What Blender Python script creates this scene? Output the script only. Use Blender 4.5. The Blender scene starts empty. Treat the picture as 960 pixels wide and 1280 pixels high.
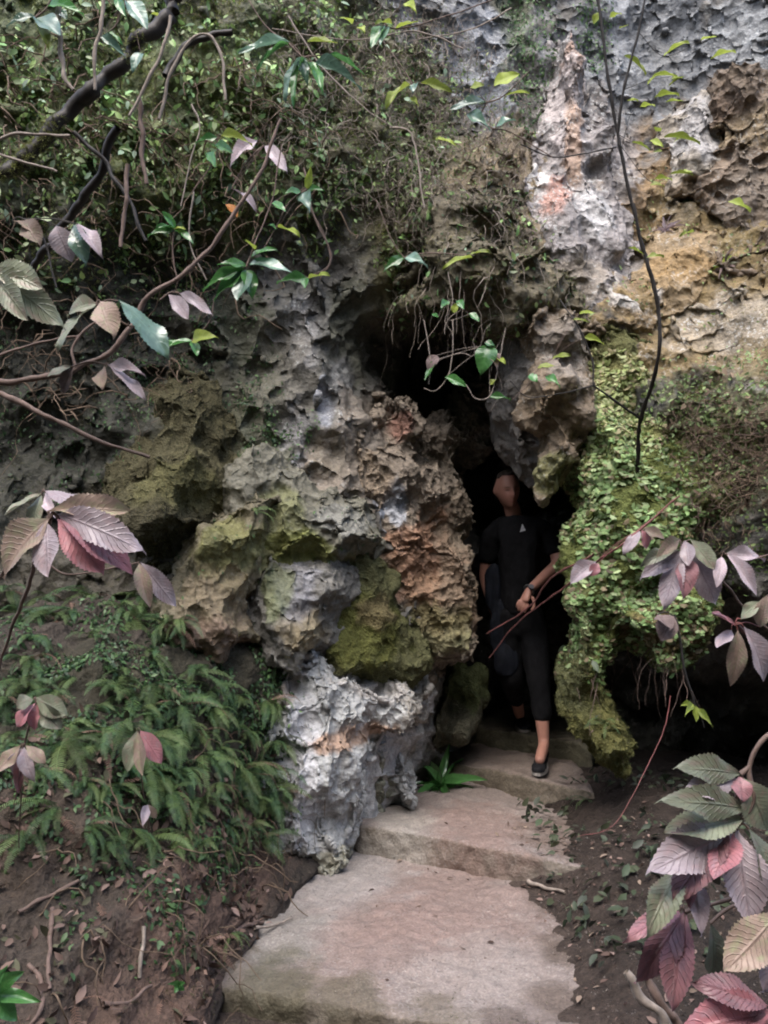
import bpy, bmesh, math, random
import numpy as np
import openvdb
from mathutils import Vector, Matrix, Quaternion
from mathutils.bvhtree import BVHTree

random.seed(7)
rng = np.random.default_rng(11)
SC = bpy.context.scene
COL = SC.collection

# ------------------------------------------------------------------ camera, world, sun, exposure
F = 1050.0                                   # focal length in pixels of a 960 x 1280 frame
PITCH = math.atan(90 / F)
CAM = Vector((0, 0, 1.5))
cam_d = bpy.data.cameras.new('camera')
cam = bpy.data.objects.new('camera', cam_d); COL.objects.link(cam)
cam.location = CAM
cam.rotation_euler = (math.pi / 2 + PITCH, 0, 0)
cam_d.sensor_fit = 'VERTICAL'; cam_d.sensor_height = 24.0
cam_d.lens = 24.0 * F / 1280.0
cam_d.clip_start = 0.05; cam_d.clip_end = 300
SC.camera = cam

SUN_EL, SUN_AZ = math.radians(60), math.radians(198)     # azimuth from +Y towards +X: light from behind the viewer, high up
world = bpy.data.worlds.new('World'); SC.world = world; world.use_nodes = True
wn = world.node_tree.nodes; wl = world.node_tree.links
for n in list(wn): wn.remove(n)
wo = wn.new('ShaderNodeOutputWorld'); wb = wn.new('ShaderNodeBackground'); ws = wn.new('ShaderNodeTexSky')
ws.sky_type = 'NISHITA'; ws.sun_disc = False
ws.sun_elevation = SUN_EL; ws.sun_rotation = SUN_AZ
ws.air_density = 1.0; ws.dust_density = 4.0; ws.ozone_density = 1.0
wb.inputs[1].default_value = 0.15
wl.new(ws.outputs[0], wb.inputs[0]); wl.new(wb.outputs[0], wo.inputs[0])

sun_d = bpy.data.lights.new('sun', 'SUN'); sun = bpy.data.objects.new('sun', sun_d); COL.objects.link(sun)
sun_d.energy = 0.9; sun_d.angle = math.radians(50); sun_d.color = (0.94, 0.985, 1.0)
sd = Vector((math.sin(SUN_AZ) * math.cos(SUN_EL), math.cos(SUN_AZ) * math.cos(SUN_EL), math.sin(SUN_EL)))
sun.rotation_euler = (-sd).to_track_quat('-Z', 'Y').to_euler()
sun.location = sd * 20

SC.view_settings.view_transform = 'Standard'; SC.view_settings.look = 'None'
SC.view_settings.exposure = 1.72; SC.view_settings.gamma = 1.0
SC.view_settings.use_curve_mapping = False
SC.cycles.use_denoising = True
SC.cycles.filter_width = 2.0          # soft compact-camera rendering
SC.cycles.use_adaptive_sampling = True; SC.cycles.adaptive_threshold = 0.02
SC.cycles.max_bounces = 5
SC.cycles.diffuse_bounces = 3

# ------------------------------------------------------------------ helpers
cP, sP = math.cos(PITCH), math.sin(PITCH)
def ray(px, py):
    dx, dz = (px - 480) / F, (640 - py) / F
    return Vector((dx, cP - sP * dz, sP + cP * dz))
def P(px, py, Y):
    d = ray(px, py); return CAM + d * (Y / d.y)
def G(px, py, z):
    d = ray(px, py); return CAM + d * ((z - CAM.z) / d.z)
def mpp(Y): return Y / F                    # metres per pixel

def _hash(ix, iy, iz, s):
    h = (ix.astype(np.uint32) * np.uint32(374761393) + iy.astype(np.uint32) * np.uint32(668265263)
         + iz.astype(np.uint32) * np.uint32(2147483647) + np.uint32((s * 144665 + 977) & 0xffffffff))
    h = (h ^ (h >> np.uint32(13))) * np.uint32(1274126177)
    h = (h ^ (h >> np.uint32(16))) * np.uint32(2246822519)
    return h ^ (h >> np.uint32(15))
def noise(p, s=0):
    """gradient noise, about -1..1"""
    p = np.asarray(p, float); i = np.floor(p).astype(np.int64); f = p - i
    u = f * f * f * (f * (f * 6 - 15) + 10); r = 0
    for dx in (0, 1):
        for dy in (0, 1):
            for dz in (0, 1):
                h = _hash(i[:, 0] + dx, i[:, 1] + dy, i[:, 2] + dz, s)
                a = (h & np.uint32(1023)).astype(float) / 1024 * 2 * np.pi
                z = ((h >> np.uint32(10)) & np.uint32(1023)).astype(float) / 511.5 - 1
                q = np.sqrt(np.maximum(0, 1 - z * z))
                g = np.cos(a) * q * (f[:, 0] - dx) + np.sin(a) * q * (f[:, 1] - dy) + z * (f[:, 2] - dz)
                w = (u[:, 0] if dx else 1 - u[:, 0]) * (u[:, 1] if dy else 1 - u[:, 1]) * (u[:, 2] if dz else 1 - u[:, 2])
                r = r + w * g
    return r * 1.5
def fbm(p, o=4, s=0, gain=0.5, lac=2.03):
    r = 0; a = 1; p = np.asarray(p, float)
    for k in range(o):
        r = r + a * noise(p, s + k); a *= gain; p = p * lac + 3.7
    return r
def ridged(p, o=4, s=0):
    r = 0; a = 1; p = np.asarray(p, float)
    for k in range(o):
        r = r + a * (1 - 2 * np.abs(noise(p, s + k))); a *= 0.5; p = p * 2.07 + 1.3
    return r * 0.5
def worley(p, s=0):
    p = np.asarray(p, float); i = np.floor(p).astype(np.int64)
    d1 = np.full(len(p), 9.0); d2 = d1.copy()
    for dx in (-1, 0, 1):
        for dy in (-1, 0, 1):
            for dz in (-1, 0, 1):
                c = i + (dx, dy, dz)
                h = _hash(c[:, 0], c[:, 1], c[:, 2], s)
                q = np.stack([(h & np.uint32(255)) / 255., ((h >> np.uint32(8)) & np.uint32(255)) / 255., ((h >> np.uint32(16)) & np.uint32(255)) / 255.], 1)
                d = np.linalg.norm(c + q - p, axis=1)
                m = d < d1; d2 = np.where(m, d1, np.minimum(d2, d)); d1 = np.where(m, d, d1)
    return d1, d2
def sstep(a, b, x):
    t = np.clip((x - a) / (b - a), 0, 1); return t * t * (3 - 2 * t)

def tag(o, label=None, cat=None, group=None, kind=None):
    if label: o['label'] = label
    if cat: o['category'] = cat
    if group: o['group'] = group
    if kind: o['kind'] = kind
    return o
def link(name, me, mat=None, parent=None):
    o = bpy.data.objects.new(name, me); COL.objects.link(o)
    if mat is not None and me is not None and len(me.materials) == 0: me.materials.append(mat)
    if parent is not None: o.parent = parent
    return o
def empty(name, loc=(0, 0, 0)):
    o = bpy.data.objects.new(name, None); COL.objects.link(o); o.location = loc; o.empty_display_size = 0.05
    return o
def make_mesh(name, v, f, col=None, smooth=True, uv=None):
    """v (N,3); f (M,k) array of equal polygons; col (N,3) per vertex"""
    v = np.asarray(v, np.float32); f = np.asarray(f, np.int32)
    me = bpy.data.meshes.new(name)
    me.vertices.add(len(v)); me.vertices.foreach_set('co', v.ravel())
    k = f.shape[1]
    me.loops.add(f.size); me.loops.foreach_set('vertex_index', f.ravel())
    me.polygons.add(len(f)); me.polygons.foreach_set('loop_start', np.arange(0, f.size, k, dtype=np.int32))
    me.polygons.foreach_set('use_smooth', np.full(len(f), smooth))
    me.update(calc_edges=True)
    if col is not None: set_col(me, col)
    if uv is not None:
        l = me.uv_layers.new(name='uv'); l.data.foreach_set('uv', np.asarray(uv, np.float32)[f.ravel()].ravel())
    return me
def set_col(me, col):
    a = me.color_attributes.new('Col', 'FLOAT_COLOR', 'POINT')
    c = np.ones((len(me.vertices), 4), np.float32); c[:, :3] = np.clip(col, 0, 1)
    a.data.foreach_set('color', c.ravel())
def verts(me):
    v = np.empty(len(me.vertices) * 3, np.float32); me.vertices.foreach_get('co', v); return v.reshape(-1, 3).astype(float)
def normals(me):
    v = np.empty(len(me.vertices) * 3, np.float32); me.vertices.foreach_get('normal', v); return v.reshape(-1, 3).astype(float)
def set_verts(me, v):
    me.vertices.foreach_set('co', np.asarray(v, np.float32).ravel()); me.update()
def faces(me):
    me.calc_loop_triangles()
    t = np.empty(len(me.loop_triangles) * 3, np.int32); me.loop_triangles.foreach_get('vertices', t); return t.reshape(-1, 3)

# ------------------------------------------------------------------ materials
def new_mat(name):
    m = bpy.data.materials.new(name); m.use_nodes = True
    nt = m.node_tree
    for n in list(nt.nodes): nt.nodes.remove(n)
    out = nt.nodes.new('ShaderNodeOutputMaterial'); b = nt.nodes.new('ShaderNodeBsdfPrincipled')
    nt.links.new(b.outputs[0], out.inputs[0])
    return m, nt, b, out
def N(nt, t, **kw):
    n = nt.nodes.new(t)
    for k, v in kw.items():
        if k in n.inputs.keys(): n.inputs[k].default_value = v
        else: setattr(n, k, v)
    return n
def mathn(nt, op, a, b=None, c=None):
    n = nt.nodes.new('ShaderNodeMath'); n.operation = op
    for i, x in enumerate((a, b, c)):
        if x is None: continue
        if isinstance(x, (int, float)): n.inputs[i].default_value = x
        else: nt.links.new(x, n.inputs[i])
    return n.outputs[0]
def mixc(nt, fac, a, b, mode='MIX'):
    n = nt.nodes.new('ShaderNodeMix'); n.data_type = 'RGBA'; n.blend_type = mode
    for i, x in ((0, fac), (6, a), (7, b)):
        if isinstance(x, (int, float)): n.inputs[i].default_value = x
        elif isinstance(x, tuple): n.inputs[i].default_value = (*x, 1) if len(x) == 3 else x
        else: nt.links.new(x, n.inputs[i])
    return n.outputs[2]
def ramp(nt, x, a, b):
    n = nt.nodes.new('ShaderNodeMapRange'); n.inputs[1].default_value = a; n.inputs[2].default_value = b
    nt.links.new(x, n.inputs[0]); return n.outputs[0]

def rock_mat(name, rough=0.7, spec=0.35, fine=70, bump=0.6, dist=0.012, speck=None, var=0.45):
    """surface coloured by the 'Col' attribute, with procedural grain, pits, speckle and relief"""
    m, nt, b, out = new_mat(name)
    at = N(nt, 'ShaderNodeAttribute', attribute_name='Col')
    tc = N(nt, 'ShaderNodeTexCoord')
    n1 = N(nt, 'ShaderNodeTexNoise', Scale=fine * 0.25, Detail=4, Roughness=0.65)
    n2 = N(nt, 'ShaderNodeTexNoise', Scale=fine, Detail=3, Roughness=0.7)
    vo = N(nt, 'ShaderNodeTexVoronoi', Scale=fine * 0.6)
    for n in (n1, n2, vo): nt.links.new(tc.outputs['Object'], n.inputs['Vector'])
    k = mathn(nt, 'ADD', mathn(nt, 'MULTIPLY', ramp(nt, n1.outputs[0], .3, .7), var), mathn(nt, 'MULTIPLY', ramp(nt, n2.outputs[0], .3, .7), var))
    k = mathn(nt, 'ADD', k, 1 - var)
    hs = mixc(nt, 1.0, at.outputs[0], k, 'MULTIPLY')
    nt.links.new(k, nt.nodes[-1].inputs[7])
    if speck:
        n3 = N(nt, 'ShaderNodeTexNoise', Scale=fine * 0.8, Detail=2, Roughness=0.7)
        n4 = N(nt, 'ShaderNodeTexNoise', Scale=4.0, Detail=2, Roughness=0.6)
        for n in (n3, n4): nt.links.new(tc.outputs['Object'], n.inputs['Vector'])
        fac = mathn(nt, 'MULTIPLY', ramp(nt, n3.outputs[0], .56, .62), ramp(nt, n4.outputs[0], .44, .60))
        hs = mixc(nt, mathn(nt, 'MULTIPLY', mathn(nt, 'MULTIPLY', fac, ramp(nt, at.outputs['Fac'], .07, .2)), speck[1]), hs, speck[0])
    nt.links.new(hs, b.inputs['Base Color'])
    b.inputs['Specular IOR Level'].default_value = spec
    rr = mathn(nt, 'ADD', mathn(nt, 'MULTIPLY', n1.outputs[0], 0.5), rough - 0.25)
    nt.links.new(rr, b.inputs['Roughness'])
    h = mathn(nt, 'ADD', mathn(nt, 'MULTIPLY', n1.outputs[0], 1.2), mathn(nt, 'ADD', mathn(nt, 'MULTIPLY', n2.outputs[0], 0.6), mathn(nt, 'MULTIPLY', vo.outputs[0], 0.5)))
    bp = N(nt, 'ShaderNodeBump', Strength=bump, Distance=dist)
    nt.links.new(h, bp.inputs['Height']); nt.links.new(bp.outputs[0], b.inputs['Normal'])
    return m

def leaf_mat(name, rough=0.45, spec=0.5, transl=0.25, attr=True, color=(.1, .2, .05), veins=None, tipcol=None, var=0.25, tint=None):
    m, nt, b, out = new_mat(name)
    if attr:
        base = N(nt, 'ShaderNodeAttribute', attribute_name='Col').outputs[0]
    else:
        oi = N(nt, 'ShaderNodeObjectInfo'); tc = N(nt, 'ShaderNodeTexCoord')
        nz = N(nt, 'ShaderNodeTexNoise', Scale=6.0, Detail=4)
        nt.links.new(tc.outputs['Object'], nz.inputs['Vector'])
        base = mixc(nt, ramp(nt, nz.outputs[0], .35, .65), color, tuple(c * (1 - var) for c in color))
        if tipcol:
            base = mixc(nt, ramp(nt, nz.outputs[0], .5, .72), base, tipcol)
        if tint: base = mixc(nt, mathn(nt, 'MULTIPLY', mathn(nt, 'FRACT', mathn(nt, 'MULTIPLY', oi.outputs['Random'], 7.31)), .8), base, tint)
        k = mathn(nt, 'ADD', mathn(nt, 'MULTIPLY', oi.outputs['Random'], 0.7), 0.6)
        base = mixc(nt, 1.0, base, (1, 1, 1), 'MULTIPLY'); nt.links.new(k, nt.nodes[-1].inputs[7])
    if veins:
        uv = N(nt, 'ShaderNodeUVMap'); sx = N(nt, 'ShaderNodeSeparateXYZ'); nt.links.new(uv.outputs[0], sx.inputs[0])
        av = mathn(nt, 'ABSOLUTE', mathn(nt, 'SUBTRACT', mathn(nt, 'MULTIPLY', sx.outputs[1], 2.0), 1.0))
        t = mathn(nt, 'SUBTRACT', mathn(nt, 'MULTIPLY', sx.outputs[0], veins[0]), mathn(nt, 'MULTIPLY', av, veins[1]))
        t = mathn(nt, 'ADD', t, mathn(nt, 'MULTIPLY', nz.outputs[0], 0.9)) if not attr else t
        fr = mathn(nt, 'ABSOLUTE', mathn(nt, 'SUBTRACT', mathn(nt, 'FRACT', t), 0.5))
        ln = ramp(nt, fr, 0.36, 0.5)
        mid = ramp(nt, av, 0.10, 0.0)
        f = mathn(nt, 'MAXIMUM', ln, mid)
        base = mixc(nt, mathn(nt, 'MULTIPLY', f, veins[3] if len(veins) > 3 else 0.24), base, veins[2])
        bp = N(nt, 'ShaderNodeBump', Strength=veins[4] if len(veins) > 4 else 0.5, Distance=0.004)
        bp.invert = True
        nt.links.new(f, bp.inputs['Height']); nt.links.new(bp.outputs[0], b.inputs['Normal'])
    if not attr and veins:
        sp = N(nt, 'ShaderNodeTexNoise', Scale=17.0, Detail=3); av_ = N(nt, 'ShaderNodeVectorMath', operation='ADD')
        nt.links.new(tc.outputs['Object'], av_.inputs[0]); nt.links.new(oi.outputs['Location'], av_.inputs[1]); nt.links.new(av_.outputs[0], sp.inputs['Vector'])
        base = mixc(nt, mathn(nt, 'MULTIPLY', ramp(nt, sp.outputs[0], .66, .72), .7), base, (.09, .06, .04))
    nt.links.new(base, b.inputs['Base Color'])
    b.inputs['Roughness'].default_value = rough; b.inputs['Specular IOR Level'].default_value = spec
    if transl:
        tr = N(nt, 'ShaderNodeBsdfTranslucent'); mx = N(nt, 'ShaderNodeMixShader')
        nt.links.new(base, tr.inputs[0]); mx.inputs[0].default_value = transl
        nt.links.new(b.outputs[0], mx.inputs[1]); nt.links.new(tr.outputs[0], mx.inputs[2]); nt.links.new(mx.outputs[0], out.inputs[0])
    return m
def plain_mat(name, color, rough=0.7, spec=0.3, scale=40, var=0.35, bump=0.3, dist=0.004):
    m, nt, b, out = new_mat(name)
    tc = N(nt, 'ShaderNodeTexCoord'); nz = N(nt, 'ShaderNodeTexNoise', Scale=scale, Detail=5, Roughness=0.6)
    nt.links.new(tc.outputs['Object'], nz.inputs['Vector'])
    c = mixc(nt, ramp(nt, nz.outputs[0], .3, .7), tuple(x * (1 - var) for x in color), tuple(min(1, x * (1 + var)) for x in color))
    nt.links.new(c, b.inputs['Base Color'])
    b.inputs['Roughness'].default_value = rough; b.inputs['Specular IOR Level'].default_value = spec
    bp = N(nt, 'ShaderNodeBump', Strength=bump, Distance=dist)
    nt.links.new(nz.outputs[0], bp.inputs['Height']); nt.links.new(bp.outputs[0], b.inputs['Normal'])
    return m

M = dict(
    rock=rock_mat('limestone', speck=((.42, .42, .44), .35)),
    lichen_rock=rock_mat('lichened_limestone', speck=((.48, .49, .48), .75), fine=60, bump=.8),
    tufa=rock_mat('tufa', fine=45, bump=1.0, dist=.02, rough=.75, var=.5),
    soil=rock_mat('soil', rough=.85, spec=.2, fine=60, bump=.9, dist=.015, var=.5),
    moss=rock_mat('moss_cushion', rough=.95, spec=.1, fine=120, bump=1.0, dist=.014, var=.55),
    concrete=rock_mat('worn_concrete', rough=.8, spec=.25, fine=110, bump=.6, dist=.008, var=.38, speck=((.36, .33, .31), .5)),
    foliage=leaf_mat('small_foliage', rough=.5, spec=.4, transl=.25),
    litter=leaf_mat('leaf_litter', rough=.75, spec=.2, transl=.1),
    fan=leaf_mat('liverwort', rough=.6, spec=.3, transl=.3),
    bark_dark=plain_mat('wet_dark_bark', (.022, .018, .016), rough=.55),
    bark=plain_mat('brown_bark', (.13, .09, .075), rough=.7),
    bark_grey=plain_mat('pale_dead_bark', (.24, .20, .17), rough=.8),
    stem_red=plain_mat('red_stem', (.15, .055, .05), rough=.5),
    root=plain_mat('fine_root', (.12, .085, .06), rough=.85),
    fern=leaf_mat('fern_green', attr=False, color=(.045, .105, .055), rough=.55, spec=.3, transl=.2, tipcol=(.09, .17, .05), tint=(.13, .17, .06)),
    fern_dead=leaf_mat('fern_dead', attr=False, color=(.21, .13, .10), rough=.8, spec=.2, transl=.1),
    glossy=leaf_mat('glossy_green', attr=False, color=(.09, .25, .07), rough=.2, spec=.8, transl=.35, veins=(6, 1.2, (.16, .33, .12), .2, .15)),
    lime=leaf_mat('lime_leaf', attr=False, color=(.34, .42, .07), rough=.45, spec=.4, transl=.4, veins=(6, 1.2, (.4, .46, .15), .2, .15)),
    bluegreen=leaf_mat('waxy_blue_green', attr=False, color=(.16, .27, .2), rough=.2, spec=.9, transl=.25, veins=(6, 1.2, (.2, .3, .22), .25, .2)),
    pink=leaf_mat('rose_leaf', attr=False, color=(.47, .2, .225), rough=.42, spec=.5, transl=.2, veins=(13, 2.6, (.2, .06, .09)), tipcol=(.4, .24, .27)),
    mauve=leaf_mat('mauve_leaf', attr=False, color=(.50, .42, .455), rough=.4, spec=.55, transl=.15, veins=(13, 2.6, (.17, .1, .15)), tipcol=(.50, .37, .39)),
    wine=leaf_mat('wine_leaf', attr=False, color=(.33, .16, .175), rough=.45, spec=.5, transl=.15, veins=(13, 2.6, (.1, .035, .05)), tipcol=(.22, .14, .15)),
    bronze=leaf_mat('bronze_green_leaf', attr=False, color=(.23, .25, .17), rough=.4, spec=.55, transl=.2, veins=(13, 2.6, (.1, .1, .06)), tipcol=(.26, .2, .16)),
    tan=leaf_mat('tan_leaf', attr=False, color=(.34, .25, .2), rough=.5, spec=.4, transl=.2, veins=(13, 2.6, (.2, .11, .1)), tipcol=(.3, .3, .18)),
    dead=leaf_mat('dead_leaf', attr=False, color=(.24, .18, .17), rough=.8, spec=.2, transl=.1, veins=(9, 2, (.12, .08, .07))),
    orange=leaf_mat('orange_leaf', attr=False, color=(.5, .2, .05), rough=.6, spec=.3, transl=.2),
)

# ------------------------------------------------------------------ surfaces built from scattered control points
def rbf(pts, q, eps=0.05):
    """smooth interpolation; pts (n,3): two coordinates and a value"""
    pts = np.asarray(pts, float); c = pts[:, :2]
    K = np.sqrt(((c[:, None] - c[None]) ** 2).sum(2) + eps ** 2)
    A = np.zeros((len(c) + 3, len(c) + 3)); A[:len(c), :len(c)] = K - np.eye(len(c)) * 0.03
    A[:len(c), -3] = 1; A[:len(c), -2:] = c; A[-3, :len(c)] = 1; A[-2:, :len(c)] = c.T
    w = np.linalg.solve(A, np.r_[pts[:, 2], 0, 0, 0])
    out = np.empty(len(q))
    for i in range(0, len(q), 40000):
        s = q[i:i + 40000]
        out[i:i + 40000] = np.sqrt(((s[:, None] - c[None]) ** 2).sum(2) + eps ** 2) @ w[:-3] + w[-3] + s @ w[-2:]
    return out
def grid_faces(nu, nv):
    i = np.arange(nu * nv).reshape(nv, nu)
    return np.stack([i[:-1, :-1], i[:-1, 1:], i[1:, 1:], i[1:, :-1]], -1).reshape(-1, 4)
def blot(co, spots, base, seed=5, freq=5.0):
    """colour patches with ragged borders: (px, py, Y, rx_px, ry_px, colour, strength)"""
    col = np.array(base, float) if np.ndim(base) == 2 else np.tile(np.array(base, float), (len(co), 1))
    w1 = fbm(co * freq, 4, seed) ; w2 = fbm(co * freq * 3.1, 3, seed + 9)
    for k, (px, py, Y, rx, ry, c, st) in enumerate(spots):
        p = P(px, py, Y); m = mpp(Y)
        d = np.sqrt(((co[:, 0] - p.x) / (rx * m)) ** 2 + ((co[:, 2] - p.z) / (ry * m)) ** 2)
        d = d + 0.35 * np.roll(w1, k * 17) * 0 + 0.4 * w1 * (1 if k % 2 else -1) + 0.22 * w2
        a = (st * (1 - sstep(0.75, 1.15, d)))[:, None]
        col = col * (1 - a) + np.array(c) * a
    return col
def rock_relief(co, amp=1.0, s=0, chunk=0):
    """lumpy, pitted limestone relief in metres"""
    big = fbm(co * 2.2, 3, s) * 0.06
    rid = ridged(co * np.array([5, 5, 3.2]), 4, s + 20) * 0.035
    d1, d2 = worley(co * 7 + 0.3 * np.stack([noise(co * 6, s + 5)] * 3, 1), s + 3)
    cell = -(d1 - .45) * 0.035
    d3, _ = worley(co * 17, s + 8)
    pit = -(np.clip(.42 - d3, 0, 1)) * 0.03 + fbm(co * 22, 3, s + 31) * 0.010
    r = amp * (big + rid + cell + pit)
    if np.any(chunk):
        w = v_warp(co, s)
        c1, c2 = worley(w * np.array([2.6, 2.6, 1.9]), s + 50)
        f = ridged(co * np.array([2.4, 2.4, 1.1]), 3, s + 55)
        r = r + chunk * (np.clip(c2 - c1, 0, .45) * 0.13 - .03 + f * .05)
    return r
def v_warp(co, s):
    return co + 0.16 * np.stack([noise(co * 2.7, s + 61), noise(co * 2.7 + 9, s + 62), noise(co * 2.7 + 5, s + 63)], 1)

def field_mesh(name, x0, x1, z0, z1, step, ctrl, relief, seed):
    xs = np.arange(x0, x1 + 1e-6, step); zs = np.arange(z0, z1 + 1e-6, step)
    X, Z = np.meshgrid(xs, zs); q = np.stack([X.ravel(), Z.ravel()], 1)
    cp = []
    for (px, py, Y) in ctrl:
        p = P(px, py, Y); cp.append((p.x, p.z, Y))
    Y = rbf(cp, q)
    v = np.stack([q[:, 0], Y, q[:, 1]], 1)
    me = make_mesh(name, v, grid_faces(len(xs), len(zs)))
    n = normals(me)
    set_verts(me, v + n * (relief(v) if callable(relief) else rock_relief(v, relief, seed))[:, None])
    return me

def tex(name, kind, scale, **kw):
    t = bpy.data.textures.new(name, kind); t.noise_scale = scale
    for k, x in kw.items(): setattr(t, k, x)
    return t
TX = dict(slab=tex('slab', 'CLOUDS', .42, noise_depth=2, noise_type='HARD_NOISE'), crag=tex('crag', 'CLOUDS', .17, noise_depth=5, noise_type='HARD_NOISE', noise_basis='ORIGINAL_PERLIN'), chip=tex('chip', 'CLOUDS', .06, noise_depth=2, noise_type='HARD_NOISE'), grit=tex('grit', 'CLOUDS', .022, noise_depth=3, noise_type='HARD_NOISE'), pit=tex('pit', 'VORONOI', .045), knob=tex('knob', 'VORONOI', .09))
def roughen(o, sub, amounts):
    """subdivide a rock and press fine crags, pits and grit into it"""
    if sub:
        m = o.modifiers.new('sub', 'SUBSURF'); m.subdivision_type = 'SIMPLE'; m.levels = m.render_levels = sub
    for k, a in amounts.items():
        m = o.modifiers.new(k, 'DISPLACE'); m.texture = TX[k]; m.texture_coords = 'GLOBAL'; m.strength = a; m.mid_level = .5
    dg = bpy.context.evaluated_depsgraph_get(); dg.update()
    me = bpy.data.meshes.new_from_object(o.evaluated_get(dg), depsgraph=dg); old = o.data
    o.modifiers.clear(); o.data = me; me.name = old.name; bpy.data.meshes.remove(old)
SURF = []      # (mesh) surfaces used for ray casts

def rows(d):
    return [(px, py, Y) for py, r in d.items() for px, Y in r]
CL = rows({
    -260: [(-200, 4.4), (150, 4.5), (400, 4.7), (600, 5.0), (800, 5.2), (1150, 5.0)],
    -60: [(-200, 4.0), (0, 4.05), (150, 4.15), (350, 4.35), (500, 4.6), (620, 4.9), (720, 5.0), (850, 5.05), (950, 4.95), (1150, 4.8)],
    60: [(-200, 3.85), (0, 3.9), (150, 4.0), (300, 4.15), (420, 4.35), (540, 4.65), (640, 4.9), (720, 4.95), (800, 5.05), (880, 5.0), (960, 4.85), (1150, 4.6)],
    160: [(-200, 3.8), (0, 3.88), (150, 3.98), (300, 4.15), (420, 4.3), (520, 4.5), (600, 4.65), (680, 4.75), (740, 4.85), (800, 4.95), (880, 4.85), (960, 4.7), (1150, 4.4)],
    240: [(-200, 3.8), (0, 3.9), (150, 4.0), (300, 4.2), (400, 4.35), (470, 4.42), (530, 4.42), (600, 4.5), (690, 4.6), (760, 4.7), (870, 4.7), (960, 4.55), (1150, 4.25)],
    310: [(-200, 3.95), (0, 4.05), (150, 4.15), (260, 4.3), (350, 4.4), (440, 4.5), (490, 4.5), (560, 4.45), (640, 4.5), (760, 4.6), (850, 4.6), (960, 4.45), (1150, 4.15)],
    390: [(-200, 4.15), (0, 4.2), (130, 4.3), (250, 4.4), (350, 4.42), (430, 4.5), (470, 4.65), (520, 4.75), (580, 4.65), (640, 4.5), (700, 4.45), (760, 4.45), (850, 4.45), (960, 4.25), (1150, 3.9)],
    440: [(480, 5.1), (530, 5.7), (600, 5.7), (640, 4.75), (690, 4.5)],
    480: [(-200, 4.2), (0, 4.25), (130, 4.3), (250, 4.42), (350, 4.4), (420, 4.48), (470, 4.75), (530, 5.9), (590, 6.2), (625, 5.4), (660, 4.6), (770, 4.4), (850, 4.3), (960, 4.05), (1150, 3.7)],
    560: [(-200, 4.2), (0, 4.25), (130, 4.25), (220, 4.25), (300, 4.38), (370, 4.36), (440, 4.45), (490, 4.68), (545, 5.3), (590, 6.2), (630, 6.4), (665, 5.2), (700, 4.6), (780, 4.4), (850, 4.3), (960, 3.95), (1150, 3.6)],
    640: [(-200, 4.1), (0, 4.15), (130, 4.2), (220, 4.2), (300, 4.35), (380, 4.4), (450, 4.5), (520, 4.75), (575, 5.2), (610, 6.3), (660, 6.8), (700, 5.6), (740, 4.7), (850, 4.3), (960, 3.95), (1150, 3.6)],
    740: [(-200, 3.9), (0, 4.0), (130, 4.05), (220, 4.1), (310, 4.25), (390, 4.35), (460, 4.5), (530, 4.75), (580, 5.1), (615, 6.2), (660, 6.9), (700, 5.8), (750, 4.9), (850, 4.5), (960, 4.1), (1150, 3.8)],
    850: [(-200, 3.8), (0, 3.9), (150, 3.95), (260, 4.0), (340, 4.15), (410, 4.25), (470, 4.45), (530, 4.75), (570, 5.15), (610, 6.1), (660, 6.9), (700, 6.4), (750, 5.9), (850, 5.4), (960, 5.1), (1150, 4.6)],
    940: [(-200, 3.75), (0, 3.85), (150, 3.9), (270, 3.95), (350, 4.05), (430, 4.25), (480, 4.5), (530, 4.9), (570, 5.5), (620, 6.3), (700, 6.4), (760, 6.0), (850, 5.7), (960, 5.5), (1150, 5.2)],
    1040: [(-200, 3.7), (0, 3.8), (150, 3.85), (290, 3.9), (350, 4.0), (420, 4.2), (470, 4.6), (560, 5.6), (700, 6.2), (850, 5.8), (960, 5.6), (1150, 5.2)],
    1120: [(-200, 3.7), (0, 3.8), (150, 3.85), (300, 3.9), (380, 4.1), (470, 4.8), (700, 5.9), (960, 5.4)],
})
cliff_me = field_mesh('cliff', -3.0, 3.0, -0.25, 5.8, 0.013, CL, lambda v: -rock_relief(v, 1.0, 1, -1.0 + .6 * sstep(.9, 1.3, v[:, 0]) * sstep(2.3, 2.8, v[:, 2])), 1)
_cv = verts(cliff_me); CX0, CZ0, CST = -3.0, -0.25, 0.013
CNX = len(np.arange(-3.0, 3.0 + 1e-6, CST)); CYG = _cv[:, 1].reshape(-1, CNX)
def cliff_y(x, z):
    i = np.clip(((x - CX0) / CST).astype(int), 0, CYG.shape[1] - 1); j = np.clip(((z - CZ0) / CST).astype(int), 0, CYG.shape[0] - 1)
    return CYG[j, i]

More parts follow.
